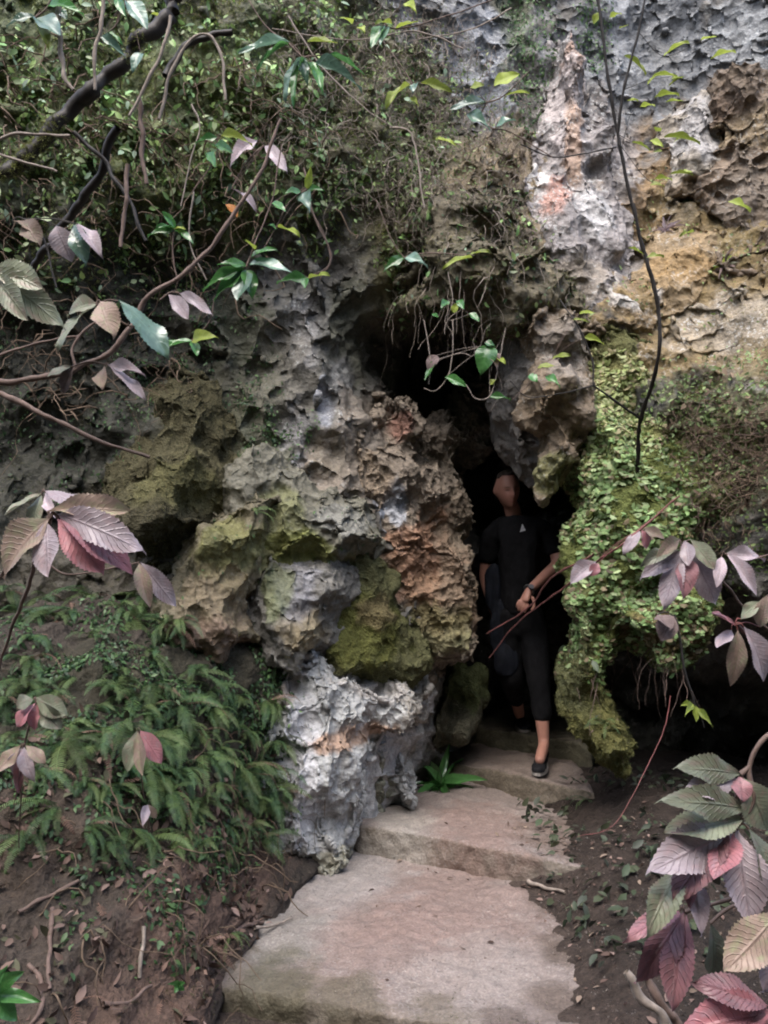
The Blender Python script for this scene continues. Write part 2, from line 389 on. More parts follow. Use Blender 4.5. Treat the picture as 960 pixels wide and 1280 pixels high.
v = verts(cliff_me)
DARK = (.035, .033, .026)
base = np.array((.105, .098, .088)) * (1 + 0.4 * fbm(v * 3, 4, 40))[:, None]
cl_spots = [
    (80, 100, 3.9, 420, 210, (.07, .088, .035), .95), (300, 160, 4.1, 220, 140, (.085, .10, .042), .9),
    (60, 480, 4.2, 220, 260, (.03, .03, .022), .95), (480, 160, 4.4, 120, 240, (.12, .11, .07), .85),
    (520, 300, 4.4, 90, 90, (.11, .10, .05), .8), (600, 80, 4.8, 50, 110, (.22, .235, .265), .8), (560, 30, 4.8, 80, 70, (.16, .165, .175), .7), (250, -40, 4.2, 260, 70, (.06, .06, .03), .9),
    (640, 40, 5.1, 30, 90, (.07, .08, .05), .8), (800, 70, 5.0, 130, 130, (.145, .152, .162), .9), (840, 90, 5.0, 22, 80, (.09, .09, .085), .6), (780, 40, 5.0, 16, 90, (.2, .21, .225), .6), (940, 40, 4.9, 50, 60, (.22, .235, .25), .6),
    (640, 250, 4.6, 90, 110, (.2, .155, .095), .85), (830, 290, 4.8, 150, 170, (.17, .108, .048), .9), (850, 250, 4.75, 22, 40, (.33, .31, .29), .7), (800, 330, 4.7, 40, 14, (.34, .32, .3), .7), (900, 310, 4.7, 30, 40, (.12, .12, .045), .7), (790, 260, 4.8, 30, 30, (.12, .08, .045), .7), (930, 260, 4.6, 26, 50, (.13, .09, .055), .7), (930, 330, 4.5, 120, 210, (.15, .11, .05), .85),
    (780, 420, 4.45, 130, 70, (.19, .135, .06), .9), (690, 420, 4.5, 60, 90, (.15, .12, .09), .85), (730, 300, 4.7, 55, 80, (.3, .28, .27), .8),
    (760, 180, 4.85, 50, 90, (.2, .185, .18), .8), (910, 140, 4.9, 70, 60, (.09, .065, .045), .8),
    (870, 560, 4.2, 160, 100, (.09, .09, .045), .85), (900, 400, 4.4, 60, 50, (.34, .32, .3), .35),
    (390, 330, 4.5, 80, 90, (.085, .08, .072), .8), (400, 450, 4.5, 80, 110, (.105, .105, .095), .7), (320, 520, 4.45, 40, 90, (.075, .082, .045), .7), (440, 400, 4.5, 30, 70, (.075, .078, .05), .6), (300, 400, 4.4, 40, 60, (.06, .066, .04), .7), (420, 570, 4.45, 30, 30, (.08, .088, .05), .6), (380, 420, 4.5, 20, 60, (.21, .205, .205), .7), (350, 470, 4.5, 50, 80, (.10, .09, .07), .6), (370, 560, 4.5, 20, 60, (.19, .185, .19), .7),
    (408, 505, 4.5, 9, 45, (.24, .25, .29), .7), (377, 592, 4.45, 11, 24, (.28, .31, .38), .8), (432, 480, 4.5, 14, 60, (.18, .18, .18), .7), (488, 625, 4.6, 12, 34, (.33, .36, .43), .85),
    (430, 600, 4.55, 60, 60, (.2, .165, .13), .75), (460, 540, 4.6, 40, 70, (.19, .16, .13), .7),
    (250, 560, 4.4, 60, 140, (.06, .058, .035), .8), (320, 640, 4.4, 60, 80, (.085, .085, .045), .8),
    (545, 520, 5.2, 70, 90, (.085, .075, .065), .8), (630, 720, 6.2, 90, 300, (.05, .048, .045), .95), (850, 960, 5.4, 220, 110, DARK, .95), (720, 900, 6, 60, 150, DARK, .95),  # darkness of the cave and right recess painted into the rock colour
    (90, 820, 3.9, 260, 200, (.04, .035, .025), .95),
    (420, 960, 4.3, 130, 150, (.36, .36, .37), .9),
]
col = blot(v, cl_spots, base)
col *= (1 + 0.3 * fbm(v * np.array([14, 14, 4]), 3, 60))[:, None]
col *= (1 + 0.3 * sstep(2.2, 2.8, v[:, 2]) * fbm(v * np.array([9, 9, 1.2]), 3, 64))[:, None]
set_col(cliff_me, col)
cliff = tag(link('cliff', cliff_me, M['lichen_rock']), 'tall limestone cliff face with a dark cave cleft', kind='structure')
roughen(cliff, 0, dict(slab=.10, crag=.046, chip=.018, grit=.007))
SURF.append(cliff)

# ------------------------------------------------------------------ soil bank on the left, ground, steps
BK = rows({
    720: [(-250, 4.0), (0, 4.15), (150, 4.2), (280, 4.3), (400, 4.6)],
    780: [(-250, 3.55), (0, 3.65), (120, 3.78), (230, 3.98), (330, 4.3), (420, 4.7)],
    860: [(-250, 3.1), (0, 3.25), (120, 3.4), (220, 3.6), (300, 3.95), (380, 4.4)],
    960: [(-250, 2.8), (0, 2.95), (120, 3.1), (220, 3.35), (290, 3.7), (345, 4.1), (420, 4.6)],
    1060: [(-250, 2.6), (0, 2.75), (120, 2.9), (220, 3.15), (300, 3.55), (350, 4.0), (420, 4.5)],
    1150: [(-250, 2.4), (0, 2.6), (120, 2.7), (220, 2.92), (290, 3.25), (335, 3.7), (400, 4.1)],
    1240: [(-250, 2.3), (0, 2.45), (120, 2.5), (200, 2.62), (260, 2.8), (330, 3.4)],
    1330: [(-250, 2.1), (0, 2.2), (120, 2.25), (200, 2.35), (270, 2.6), (330, 3.2)],
})
def bank_relief(v):
    d1, d2 = worley(v * 6, 77)
    return fbm(v * 3, 3, 70) * .07 + ridged(v * 7, 4, 71) * .03 - (d1 - .4) * .04 + fbm(v * 22, 3, 75) * .014
bank_me = field_mesh('soil_bank', -2.6, -0.30, -0.15, 1.42, 0.014, BK, bank_relief, 3)
v = verts(bank_me)
base = np.array((.044, .036, .03)) * (1 + .3 * fbm(v * 5, 4, 80))[:, None]
col = blot(v, [(220, 1180, 2.9, 110, 80, (.075, .054, .043), .7), (60, 1180, 2.6, 120, 120, (.055, .043, .035), .6), (160, 900, 3.3, 260, 130, (.035, .032, .022), .9),
               (290, 1080, 3.5, 60, 70, (.10, .064, .05), .7), (40, 1040, 2.8, 90, 60, (.055, .04, .032), .7)], base)
set_col(bank_me, col)
bank = tag(link('soil_bank', bank_me, M['soil']), 'brown soil bank beside the path', kind='structure'); roughen(bank, 0, dict(crag=.04, chip=.022, grit=.010)); SURF.append(bank)

def axis(lo, hi, step, far):
    a = list(np.arange(lo, hi, step)); s = step
    while a[-1] < far: s *= 1.35; a.append(a[-1] + s)
    s = step
    while a[0] > -far: s *= 1.35; a.insert(0, a[0] - s)
    return np.array(a)
gx = axis(-1.2, 2.0, .013, 40); gy = axis(1.6, 5.2, .013, 40)
X, Y = np.meshgrid(gx, gy); q = np.stack([X.ravel(), Y.ravel()], 1)
gp = [(0, 1, 0), (-.6, 2.5, .10), (0, 2.4, .085), (-.3, 2.55, .11), (.5, 2.4, .12), (1.2, 2.0, .08), (.50, 2.75, .125), (.60, 2.75, .18), (.62, 3.1, .13), (.72, 3.1, .195), (.82, 3.45, .22), (.78, 3.7, .23), (.92, 3.7, .33), (.92, 3.95, .33), (1.2, 4.5, .42), (1.13, 4.35, .40), (1.2, 4.8, .46), (.9, 4.4, .25), (.9, 4.8, .28),
      (2, 3, .2), (2, 4.5, .35), (2, 5.5, .4), (0, 3.5, .02), (-.5, 3.5, .05), (0, 5, .1), (-1, 3, .1), (.75, 6, .3), (.4, 3, .06), (.5, 3.6, .08), (.3, 2.7, .05),
      (-10, -10, -.1), (10, -10, -.1), (-10, 10, .2), (10, 10, .2), (-3, 2, .1), (3, 2, .15), (0, -3, 0), (-.2, 4.6, .08), (.3, 4.6, .1)]
Z = rbf(gp, q, .1); Z = np.clip(Z, -.4, .8)
v = np.stack([q[:, 0], q[:, 1], Z], 1)
near = np.where((np.abs(q[:, 0]) > 3) | (np.abs(q[:, 1] - 3) > 4), .05, 1.0)
v[:, 2] += (fbm(v * 4, 3, 90) * .024 + fbm(v * 13, 2, 91) * .007) * near
ground_me = make_mesh('ground', v, grid_faces(len(gx), len(gy)))
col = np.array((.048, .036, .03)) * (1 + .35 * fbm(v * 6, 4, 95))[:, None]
col *= (1 - .4 * sstep(.5, .95, v[:, 0]))[:, None]          # soil darkened to the right: overhang shade put into its colour
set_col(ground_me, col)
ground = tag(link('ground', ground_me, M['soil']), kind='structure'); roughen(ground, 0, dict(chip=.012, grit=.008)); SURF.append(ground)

def eval_mesh(o):
    dg = bpy.context.evaluated_depsgraph_get(); dg.update()
    me = bpy.data.meshes.new_from_object(o.evaluated_get(dg), depsgraph=dg)
    bpy.data.objects.remove(o); return me
def remeshed(bm, voxel, smooth=4, fac=.5):
    me = bpy.data.meshes.new('tmp'); bm.to_mesh(me); bm.free()
    o = bpy.data.objects.new('tmp', me); COL.objects.link(o)
    r = o.modifiers.new('r', 'REMESH'); r.mode = 'VOXEL'; r.voxel_size = voxel; r.use_smooth_shade = True
    if smooth:
        s = o.modifiers.new('s', 'SMOOTH'); s.factor = fac; s.iterations = smooth
    out = eval_mesh(o); bpy.data.meshes.remove(me)
    return out

def step_slab(name, poly, z0, z1, label, spots, seed, base=(.19, .157, .143)):
    bm = bmesh.new()
    a = [bm.verts.new((p[0], p[1], z0)) for p in poly]; b = [bm.verts.new((p[0], p[1], z1)) for p in poly]
    n = len(poly); bm.faces.new(a[::-1]); bm.faces.new(b)
    for i in range(n): bm.faces.new((a[i], a[(i + 1) % n], b[(i + 1) % n], b[i]))
    bmesh.ops.recalc_face_normals(bm, faces=bm.faces)
    me = remeshed(bm, .011, 12)
    v = verts(me); nn = normals(me)
    set_verts(me, v + nn * (fbm(v * 3, 3, seed) * .022 + fbm(v * 13, 4, seed + 1) * .008 + np.minimum(0, ridged(v * 9, 3, seed + 2) - .1) * .004)[:, None])
    v = verts(me); nn = normals(me)
    c = np.array(base) * (1 + .22 * fbm(v * 3.5, 4, seed + 3))[:, None]
    c = blot(v, spots, c, seed + 4, 6)
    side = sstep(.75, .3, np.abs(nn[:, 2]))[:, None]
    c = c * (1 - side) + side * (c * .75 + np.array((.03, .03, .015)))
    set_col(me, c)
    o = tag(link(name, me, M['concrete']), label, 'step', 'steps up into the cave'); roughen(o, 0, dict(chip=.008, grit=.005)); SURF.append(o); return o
def g2(px, py, z): p = G(px, py, z); return (p.x, p.y)
def back(p, d, dx=0): return (p[0] + dx, p[1] + d)
R_ = (.185, .122, .104)
def top_spots(z, L):
    out = []
    for (px, py, rx, c, s) in L:
        p = G(px, py, z); out.append((p, rx * mpp(p.y), c, s))
    return out
def paint_top(o, L, seed):
    me = o.data; v = verts(me); a = me.color_attributes['Col']; c = np.empty(len(v) * 4, np.float32); a.data.foreach_get('color', c); c = c.reshape(-1, 4)
    w = fbm(v * 7, 4, seed)
    for (p, r, cc, s) in L:
        d = np.sqrt((v[:, 0] - p.x) ** 2 + ((v[:, 1] - p.y) / 1.6) ** 2) / r + .45 * w
        k = (s * (1 - sstep(.5, 1.2, d)))[:, None]
        c[:, :3] = c[:, :3] * (1 - k) + np.array(cc) * k
    a.data.foreach_set('color', c.ravel())
s1 = [g2(262, 1228, .15), g2(400, 1250, .15), g2(540, 1276, .15), g2(760, 1300, .15), g2(860, 1180, .15), g2(800, 1080, .15), g2(620, 1050, .15), g2(440, 1020, .15), g2(330, 1080, .15), g2(300, 1150, .15)]
o = step_slab('concrete_step', s1, -.12, .15, 'wide pinkish concrete landing at the foot of the steps', [], 200)
paint_top(o, top_spots(.15, [(560, 1130, 130, R_, .5), (480, 1180, 120, (.22, .155, .135), .5), (420, 1090, 90, (.24, .222, .213), .7), (340, 1170, 70, (.2, .185, .17), .8), (560, 1240, 90, (.245, .21, .193), .7), (330, 1240, 70, (.07, .065, .04), .75), (430, 1262, 60, (.08, .07, .045), .7), (540, 1280, 60, (.09, .075, .05), .6), (280, 1190, 40, (.08, .065, .05), .7), (700, 1130, 38, (.08, .06, .05), .8), (705, 1190, 36, (.09, .068, .055), .8), (690, 1250, 40, (.09, .068, .055), .75), (640, 1285, 40, (.08, .06, .05), .7), (690, 1095, 40, (.08, .06, .05), .7), (620, 1200, 60, (.245, .21, .193), .6)]), 210)
s2 = [g2(446, 1028, .29), g2(560, 1046, .3), g2(720, 1078, .3), back(g2(760, 1085, .3), .0), back(g2(760, 1070, .3), 1.2), back(g2(446, 1028, .3), 1.1, .35), back(g2(446, 1028, .3), .35, .02)]
o = step_slab('concrete_step', s2, .10, .292, 'low pinkish concrete step with a straight worn front edge', [], 220)
paint_top(o, top_spots(.30, [(600, 1030, 80, R_, .6), (500, 1025, 50, (.25, .23, .205), .7), (460, 1050, 25, (.14, .12, .06), .7), (700, 1040, 60, (.12, .09, .075), .8)]), 230)
s3 = [g2(552, 950, .41), g2(620, 962, .41), g2(745, 990, .41), back(g2(760, 985, .41), 1.0), back(g2(552, 950, .41), 1.0)]
o = step_slab('concrete_step', s3, .25, .412, 'concrete step bearing the black shoe', [], 240, (.15, .12, .104))
s4 = [g2(586, 908, .53), g2(660, 918, .53), g2(740, 930, .53), back(g2(740, 930, .53), 2.0, .4), back(g2(586, 908, .53), 2.2, -.1)]
o = step_slab('concrete_step', s4, .36, .532, 'top concrete step greened with algae inside the cave', [], 260, (.09, .078, .06))
paint_top(o, top_spots(.55, [(610, 930, 40, (.08, .09, .04), .8)]), 270)

# ------------------------------------------------------------------ separate rocks
def smin(a, b, k):
    h = np.clip(.5 + .5 * (b - a) / k, 0, 1); return b * (1 - h) + a * h - k * h * (1 - h)
def sdf_rock(name, blobs, voxel, seed, cuts, fuse, lump):
    """rock body: ellipsoids blended together, knocked about by noise, cut by flat breaks, filleted into the cliff"""
    rr = np.random.default_rng(seed)
    C = [np.array(P(*b[:3])) for b in blobs]; Rr = [np.array(b[3:6]) for b in blobs]
    lo = np.min([c - r.max() - .14 for c, r in zip(C, Rr)], 0); hi = np.max([c + r.max() + .14 for c, r in zip(C, Rr)], 0)
    ax = [np.arange(lo[i], hi[i], voxel) for i in range(3)]
    g = np.stack(np.meshgrid(*ax, indexing='ij'), -1).reshape(-1, 3)
    d = None
    for b, c, r in zip(blobs, C, Rr):
        a = math.radians(b[6]) if len(b) > 6 else 0
        q = g - c; ca, sa = math.cos(a), math.sin(a)
        q = np.stack([q[:, 0] * ca - q[:, 2] * sa, q[:, 1], q[:, 0] * sa + q[:, 2] * ca], 1)
        k0 = np.linalg.norm(q / r, axis=1) + 1e-6; k1 = np.linalg.norm(q / r ** 2, axis=1) + 1e-6
        e = k0 * (k0 - 1) / k1
        for t in range(cuts):
            n = rr.normal(size=3); n[1] = -abs(n[1]) * .8; n /= np.linalg.norm(n)
            h = np.linalg.norm(n * r) * rr.uniform(.62, .92)
            e = -smin(-e, -(q @ n - h), .03)
        d = e if d is None else smin(d, e, .09)
    m = np.abs(d) < .2
    d[m] += lump * (noise(g[m] * 3.1, seed) * .05 + noise(g[m] * 7.3, seed + 1) * .028)
    if fuse:
        cy = cliff_y(g[:, 0], g[:, 2]); dc = (cy + .02 - g[:, 1]) * .7
        d = np.maximum(smin(d, dc, fuse), d - .09)
    vg = openvdb.FloatGrid(1.0); vg.copyFromArray(d.reshape([len(x) for x in ax]).astype(np.float32))
    pts, quads = vg.convertToQuads(0.0)
    me = make_mesh(name, pts * voxel + lo, quads)
    return me
def rock(name, label, cat, blobs, spots, base, voxel=.016, amp=.8, seed=300, mat='rock', group=None, freq=5, smooth=6, extra=None, cuts=5, fuse=.10, lump=1.0, rough=None):
    me = sdf_rock(name, blobs, voxel, seed, cuts, fuse, lump)
    v = verts(me); n = normals(me)
    d = -rock_relief(v, amp, seed)
    if extra is not None: d = d - extra(v)
    set_verts(me, v + n * d[:, None]); v = verts(me)
    c = np.array(base) * (1 + .3 * fbm(v * 5, 4, seed + 50))[:, None]
    c = blot(v, spots, c, seed + 60, freq)
    c *= (1 + .2 * fbm(v * 16, 3, seed + 70))[:, None]
    set_col(me, c)
    o = link(name, me, M[mat]); roughen(o, 1, rough or dict(crag=.036, chip=.013, grit=.006)); tag(o, label, cat, group); SURF.append(o); ROCKS.append(o); return o
ROCKS = []
GREY, MOSS, MOSSD, WHITE, RUST = (.16, .15, .14), (.115, .125, .028), (.075, .078, .03), (.40, .40, .41), (.23, .125, .075)
def knobs(f, a, s):
    def e(v):
        d1, d2 = worley(v * f, s); return (.5 - d1) * a + (d2 - d1) * a * .3
    return e
def holes(f, a, s):
    def e(v):
        d1, _ = worley(v * f + .4 * np.stack([noise(v * f, s + 1)] * 3, 1), s); return -np.clip(.36 - d1, 0, 1) * a * 2.4 + ridged(v * f * 1.3, 3, s + 2) * a * .4
    return e
boulder = rock('mossy_boulder', 'huge hanging boulder cloaked in bright green liverwort beside the cave mouth', 'boulder',
     [(795, 690, 4.30, .34, .34, .52), (770, 570, 4.38, .30, .3, .42), (825, 770, 4.2, .27, .3, .27), (875, 620, 4.35, .38, .3, .38), (900, 530, 4.5, .35, .3, .25), (755, 910, 4.28, .185, .2, .21, -18), (730, 855, 4.32, .15, .18, .26), (775, 480, 4.5, .25, .25, .25), (735, 760, 4.3, .17, .2, .4)],
     [(770, 500, 4.2, 80, 70, (.21, .205, .09), .8), (790, 680, 4.1, 120, 180, (.12, .14, .045), .9), (712, 800, 4.2, 25, 80, (.11, .115, .06), .8), (755, 930, 4.15, 60, 60, (.13, .125, .045), .7), (830, 790, 4.0, 50, 40, (.15, .09, .06), .6)],
     (.10, .10, .045), seed=310, mat='moss', amp=1.0, lump=1.2, extra=lambda v: fbm(v * 24, 3, 316) * .012 + knobs(20, .014, 317)(v))
rock('mossy_boulder', 'rounded dull green mossy boulder jutting from the dark wall above the ferns', 'boulder',
     [(205, 650, 4.06, .20, .26, .20, 10), (222, 590, 4.16, .19, .26, .2), (235, 520, 4.3, .15, .25, .25), (170, 620, 4.2, .12, .2, .16)], [(215, 600, 3.9, 50, 40, (.105, .10, .045), .6), (190, 660, 3.9, 60, 40, (.05, .045, .03), .7)], (.068, .062, .036), seed=330, mat='moss', amp=1.0, fuse=.16, lump=1.3)
rock('boulder', 'long tan and green boulder slanting down the bank behind the ferns', 'boulder',
     [(275, 715, 4.1, .18, .2, .24, 18), (255, 775, 4.02, .2, .2, .22, 15), (300, 670, 4.15, .17, .22, .16), (322, 640, 4.25, .15, .2, .14)],
     [(285, 690, 3.9, 50, 50, (.12, .122, .038), .7), (270, 750, 3.85, 45, 45, (.16, .125, .08), .7), (250, 810, 3.8, 60, 40, (.13, .085, .065), .7)], (.115, .1, .064), seed=350, amp=1.1, mat='rock', fuse=.26, lump=1.3)
rock('boulder', 'grey green rounded boulder with yellow moss left of the rusty tufa', 'boulder',
     [(400, 668, 4.36, .27, .24, .17, 12), (355, 680, 4.36, .19, .2, .22), (440, 665, 4.32, .13, .18, .15), (340, 620, 4.42, .16, .2, .16)],
     [(370, 690, 4.15, 45, 35, MOSS, .85), (345, 640, 4.2, 40, 30, (.13, .135, .06), .8), (430, 650, 4.1, 40, 24, (.2, .2, .185), .6), (400, 720, 4.1, 60, 25, (.115, .12, .05), .7)], (.115, .11, .085), seed=370, amp=1.2, fuse=.3, lump=1.3)
rock('rock_slab', 'bluish grey rock slab with a flat broken underside above the white flowstone', 'rock',
     [(372, 780, 4.28, .18, .2, .22, 4), (345, 730, 4.3, .14, .18, .22), (395, 735, 4.34, .16, .18, .2)],
     [(375, 790, 4.1, 30, 30, (.2, .16, .09), .7), (370, 740, 4.1, 30, 40, (.19, .19, .21), .7), (345, 735, 4.1, 22, 40, (.1, .12, .035), .6)], (.12, .115, .105), seed=390, amp=1.2, fuse=.3, lump=1.3)
rock('tufa_column', 'rusty brown pitted tufa column on the left side of the cave mouth', 'rock',
     [(550, 720, 4.84, .24, .24, .36), (525, 630, 4.86, .18, .2, .26), (560, 790, 4.86, .20, .2, .22), (500, 690, 4.75, .16, .2, .26), (478, 585, 4.72, .17, .18, .22), (505, 525, 4.78, .11, .14, .16), (565, 640, 5.0, .17, .17, .28), (545, 560, 5.2, .2, .2, .22), (585, 540, 5.5, .2, .2, .35)],
     [(530, 700, 4.6, 55, 60, (.27, .155, .10), .85), (560, 755, 4.6, 50, 45, (.24, .15, .095), .8), (540, 790, 4.6, 60, 40, (.12, .12, .05), .7), (495, 625, 4.6, 12, 30, (.34, .36, .40), .8), (450, 600, 4.55, 45, 45, (.22, .17, .12), .7), (580, 690, 4.7, 35, 90, (.16, .125, .09), .7), (503, 527, 4.6, 20, 22, (.2, .1, .075), .8)],
     (.17, .14, .11), seed=410, amp=1.1, mat='tufa', voxel=.013, extra=holes(9, .045, 415))
rock('mossy_rock', 'olive moss covered rock face under the grey boulder', 'rock',
     [(460, 790, 4.52, .22, .2, .20), (440, 740, 4.5, .17, .15, .2), (500, 815, 4.6, .16, .16, .12)],
     [(450, 790, 4.3, 60, 55, (.10, .105, .032), .85), (470, 770, 4.3, 30, 25, (.13, .1, .06), .7)], (.10, .10, .05), seed=430, mat='moss', amp=1.0, fuse=.24)
rock('flowstone', 'whitish grey flowstone base with a jagged overhanging ledge', 'rock',
     [(415, 885, 4.27, .27, .2, .16), (495, 885, 4.5, .16, .2, .18, -8), (530, 870, 4.72, .10, .16, .16), (385, 960, 4.13, .20, .16, .25), (430, 985, 4.25, .14, .14, .24), (400, 1060, 4.12, .18, .14, .22), (360, 1040, 4.03, .12, .12, .3), (440, 1040, 4.28, .08, .1, .14), (495, 975, 4.72, .14, .16, .22), (350, 900, 4.12, .12, .15, .22)],
     [(440, 925, 4.1, 55, 12, (.3, .185, .12), .8), (375, 960, 4.0, 22, 90, (.42, .42, .45), .6), (480, 985, 4.5, 16, 40, (.1, .1, .05), .7), (340, 850, 4.1, 40, 30, (.24, .19, .155), .7), (480, 850, 4.4, 50, 22, (.33, .3, .28), .6), (390, 1090, 4.0, 80, 18, (.2, .19, .13), .7), (530, 900, 4.6, 30, 60, (.25, .22, .18), .6)],
     (.29, .295, .295), seed=450, amp=1.1, voxel=.013, smooth=3, freq=8, cuts=7, extra=lambda v: ridged(v * np.array([7, 7, 2.6]), 4, 455) * .05)
rock('mossy_rock', 'small dark green algae rock behind the steps inside the cave', 'rock',
     [(590, 870, 5.3, .13, .2, .2), (575, 915, 5.15, .12, .2, .12)], [(590, 850, 5.1, 40, 40, (.07, .085, .035), .8)], (.09, .085, .06), seed=470, mat='moss', amp=.5)
rock('rock_slab', 'smooth grey slanting rock slab on the right edge of the cave roof', 'rock',
     [(638, 530, 4.75, .09, .40, .24, -18), (655, 480, 4.72, .14, .4, .2), (672, 575, 4.74, .09, .36, .18, -10), (700, 530, 4.75, .13, .36, .24), (640, 440, 4.75, .1, .4, .12)], [], (.11, .10, .09), seed=490, amp=.8, cuts=3, fuse=.16)
rock('rock_ledge', 'lumpy brown lichened rock hanging over the right side of the cave mouth', 'rock',
     [(684, 505, 4.36, .13, .26, .2), (700, 430, 4.4, .17, .25, .22), (668, 415, 4.42, .12, .25, .16), (694, 570, 4.36, .10, .24, .16), (686, 615, 4.4, .06, .15, .09), (720, 500, 4.42, .14, .25, .3)],
     [(680, 530, 4.4, 30, 40, (.12, .085, .05), .8), (700, 440, 4.4, 40, 50, (.17, .15, .13), .7), (680, 600, 4.5, 30, 30, (.13, .13, .05), .8)], (.15, .115, .08), seed=510, amp=1.0, mat='lichen_rock', extra=knobs(13, .03, 515))
rock('rock_ledge', 'dark mossy brow of rock over the top of the cave', 'rock',
     [(520, 375, 4.66, .12, .35, .10), (560, 352, 4.48, .17, .42, .12), (605, 372, 4.46, .15, .42, .11), (640, 350, 4.45, .18, .4, .18), (555, 300, 4.5, .2, .3, .2), (620, 290, 4.52, .2, .3, .2), (630, 405, 4.5, .10, .38, .10), (680, 380, 4.52, .14, .3, .18)],
     [(530, 350, 4.45, 60, 40, (.09, .08, .05), .7)], (.10, .085, .055), seed=530, amp=1.3, lump=1.6, fuse=.18, extra=knobs(14, .03, 535))
rock('limestone_pinnacle', 'pinkish white limestone pinnacle with orange hollows on the upper cliff', 'rock',
     [(712, 110, 4.82, .09, .2, .38), (710, 190, 4.76, .12, .2, .35), (700, 280, 4.66, .15, .2, .25), (740, 280, 4.68, .15, .2, .3), (705, 345, 4.6, .16, .2, .22), (735, 365, 4.6, .13, .2, .2), (745, 190, 4.86, .11, .2, .3)],
     [(712, 80, 4.8, 13, 36, (.27, .16, .105), .6), (720, 350, 4.5, 50, 40, (.2, .165, .12), .6), (705, 150, 4.75, 22, 70, (.40, .35, .34), .7), (715, 190, 4.7, 15, 60, (.38, .25, .17), .7), (690, 250, 4.65, 20, 40, (.40, .21, .16), .7), (672, 230, 4.65, 14, 22, (.6, .58, .56), .8), (745, 275, 4.6, 28, 40, (.42, .41, .41), .8)],
     (.23, .21, .205), seed=550, amp=.8, mat='lichen_rock', extra=holes(8, .03, 555))
rock('rock_outcrop', 'dark brown lichened outcrop at the top of the right cliff', 'rock',
     [(925, 130, 4.78, .22, .25, .2), (965, 190, 4.68, .25, .25, .25), (985, 300, 4.58, .2, .2, .3), (945, 340, 4.62, .16, .2, .16), (930, 230, 4.68, .2, .2, .25)],
     [(900, 120, 4.5, 40, 50, (.09, .06, .04), .8), (950, 150, 4.5, 40, 30, (.2, .15, .08), .6), (950, 230, 4.4, 40, 60, (.17, .14, .11), .6)], (.14, .105, .075), seed=570, mat='lichen_rock', amp=1.3, fuse=.2, lump=1.6, extra=knobs(11, .05, 571))
rock('rock_outcrop', 'rounded pale grey block of rock standing out of the ochre cliff', 'rock',
     [(872, 165, 4.88, .14, .18, .22), (875, 215, 4.8, .17, .18, .15)], [(875, 165, 4.8, 35, 60, (.3, .29, .29), .8), (870, 240, 4.7, 40, 14, (.13, .09, .05), .8)], (.24, .21, .17), seed=590, mat='lichen_rock', amp=1.0, fuse=.2)
rock('rock_outcrop', 'low ochre and white ledge of rock behind the thin dark sapling', 'rock',
     [(760, 385, 4.6, .24, .2, .12, 10), (820, 370, 4.65, .22, .2, .1), (850, 330, 4.75, .2, .2, .14)], [(790, 365, 4.4, 50, 18, (.38, .37, .36), .7), (860, 330, 4.5, 50, 30, (.23, .15, .065), .8)], (.22, .16, .09), seed=610, mat='lichen_rock', amp=.7)

# unseen slope behind the viewer, added to block frontal sky light
xs = np.linspace(-16, 16, 90); zs = np.linspace(-.5, 9.5, 40)
X, Z = np.meshgrid(xs, zs); q = np.stack([X.ravel(), -2.6 - .3 * Z.ravel() + .02 * X.ravel() ** 2 * 0, Z.ravel()], 1)
q[:, 1] += fbm(q * .6, 4, 700) * .8
shading_slope_me = make_mesh('shading_slope', q, grid_faces(90, 40)[:, ::-1]); set_col(shading_slope_me, np.array((.05, .06, .03)) * (1 + .5 * fbm(q * 1.5, 4, 701))[:, None])
tag(link('shading_slope', shading_slope_me, M['moss']), kind='structure')

# ------------------------------------------------------------------ ray casts on the built surfaces
_v, _f, off = [], [], 0
for o in SURF:
    a = verts(o.data); t = faces(o.data); _v.append(a); _f.append(t + off); off += len(a)
_v = np.concatenate(_v); _f = np.concatenate(_f)
BVH = BVHTree.FromPolygons(_v.tolist(), _f.tolist(), all_triangles=True)
def S(px, py, lift=0.0):
    d = ray(px, py).normalized(); h = BVH.ray_cast(CAM, d)
    if h[0] is None: return P(px, py, 4.5), Vector((0, -1, 0))
    n = h[1] if h[1].dot(d) < 0 else -h[1]
    return h[0] - d * lift, n

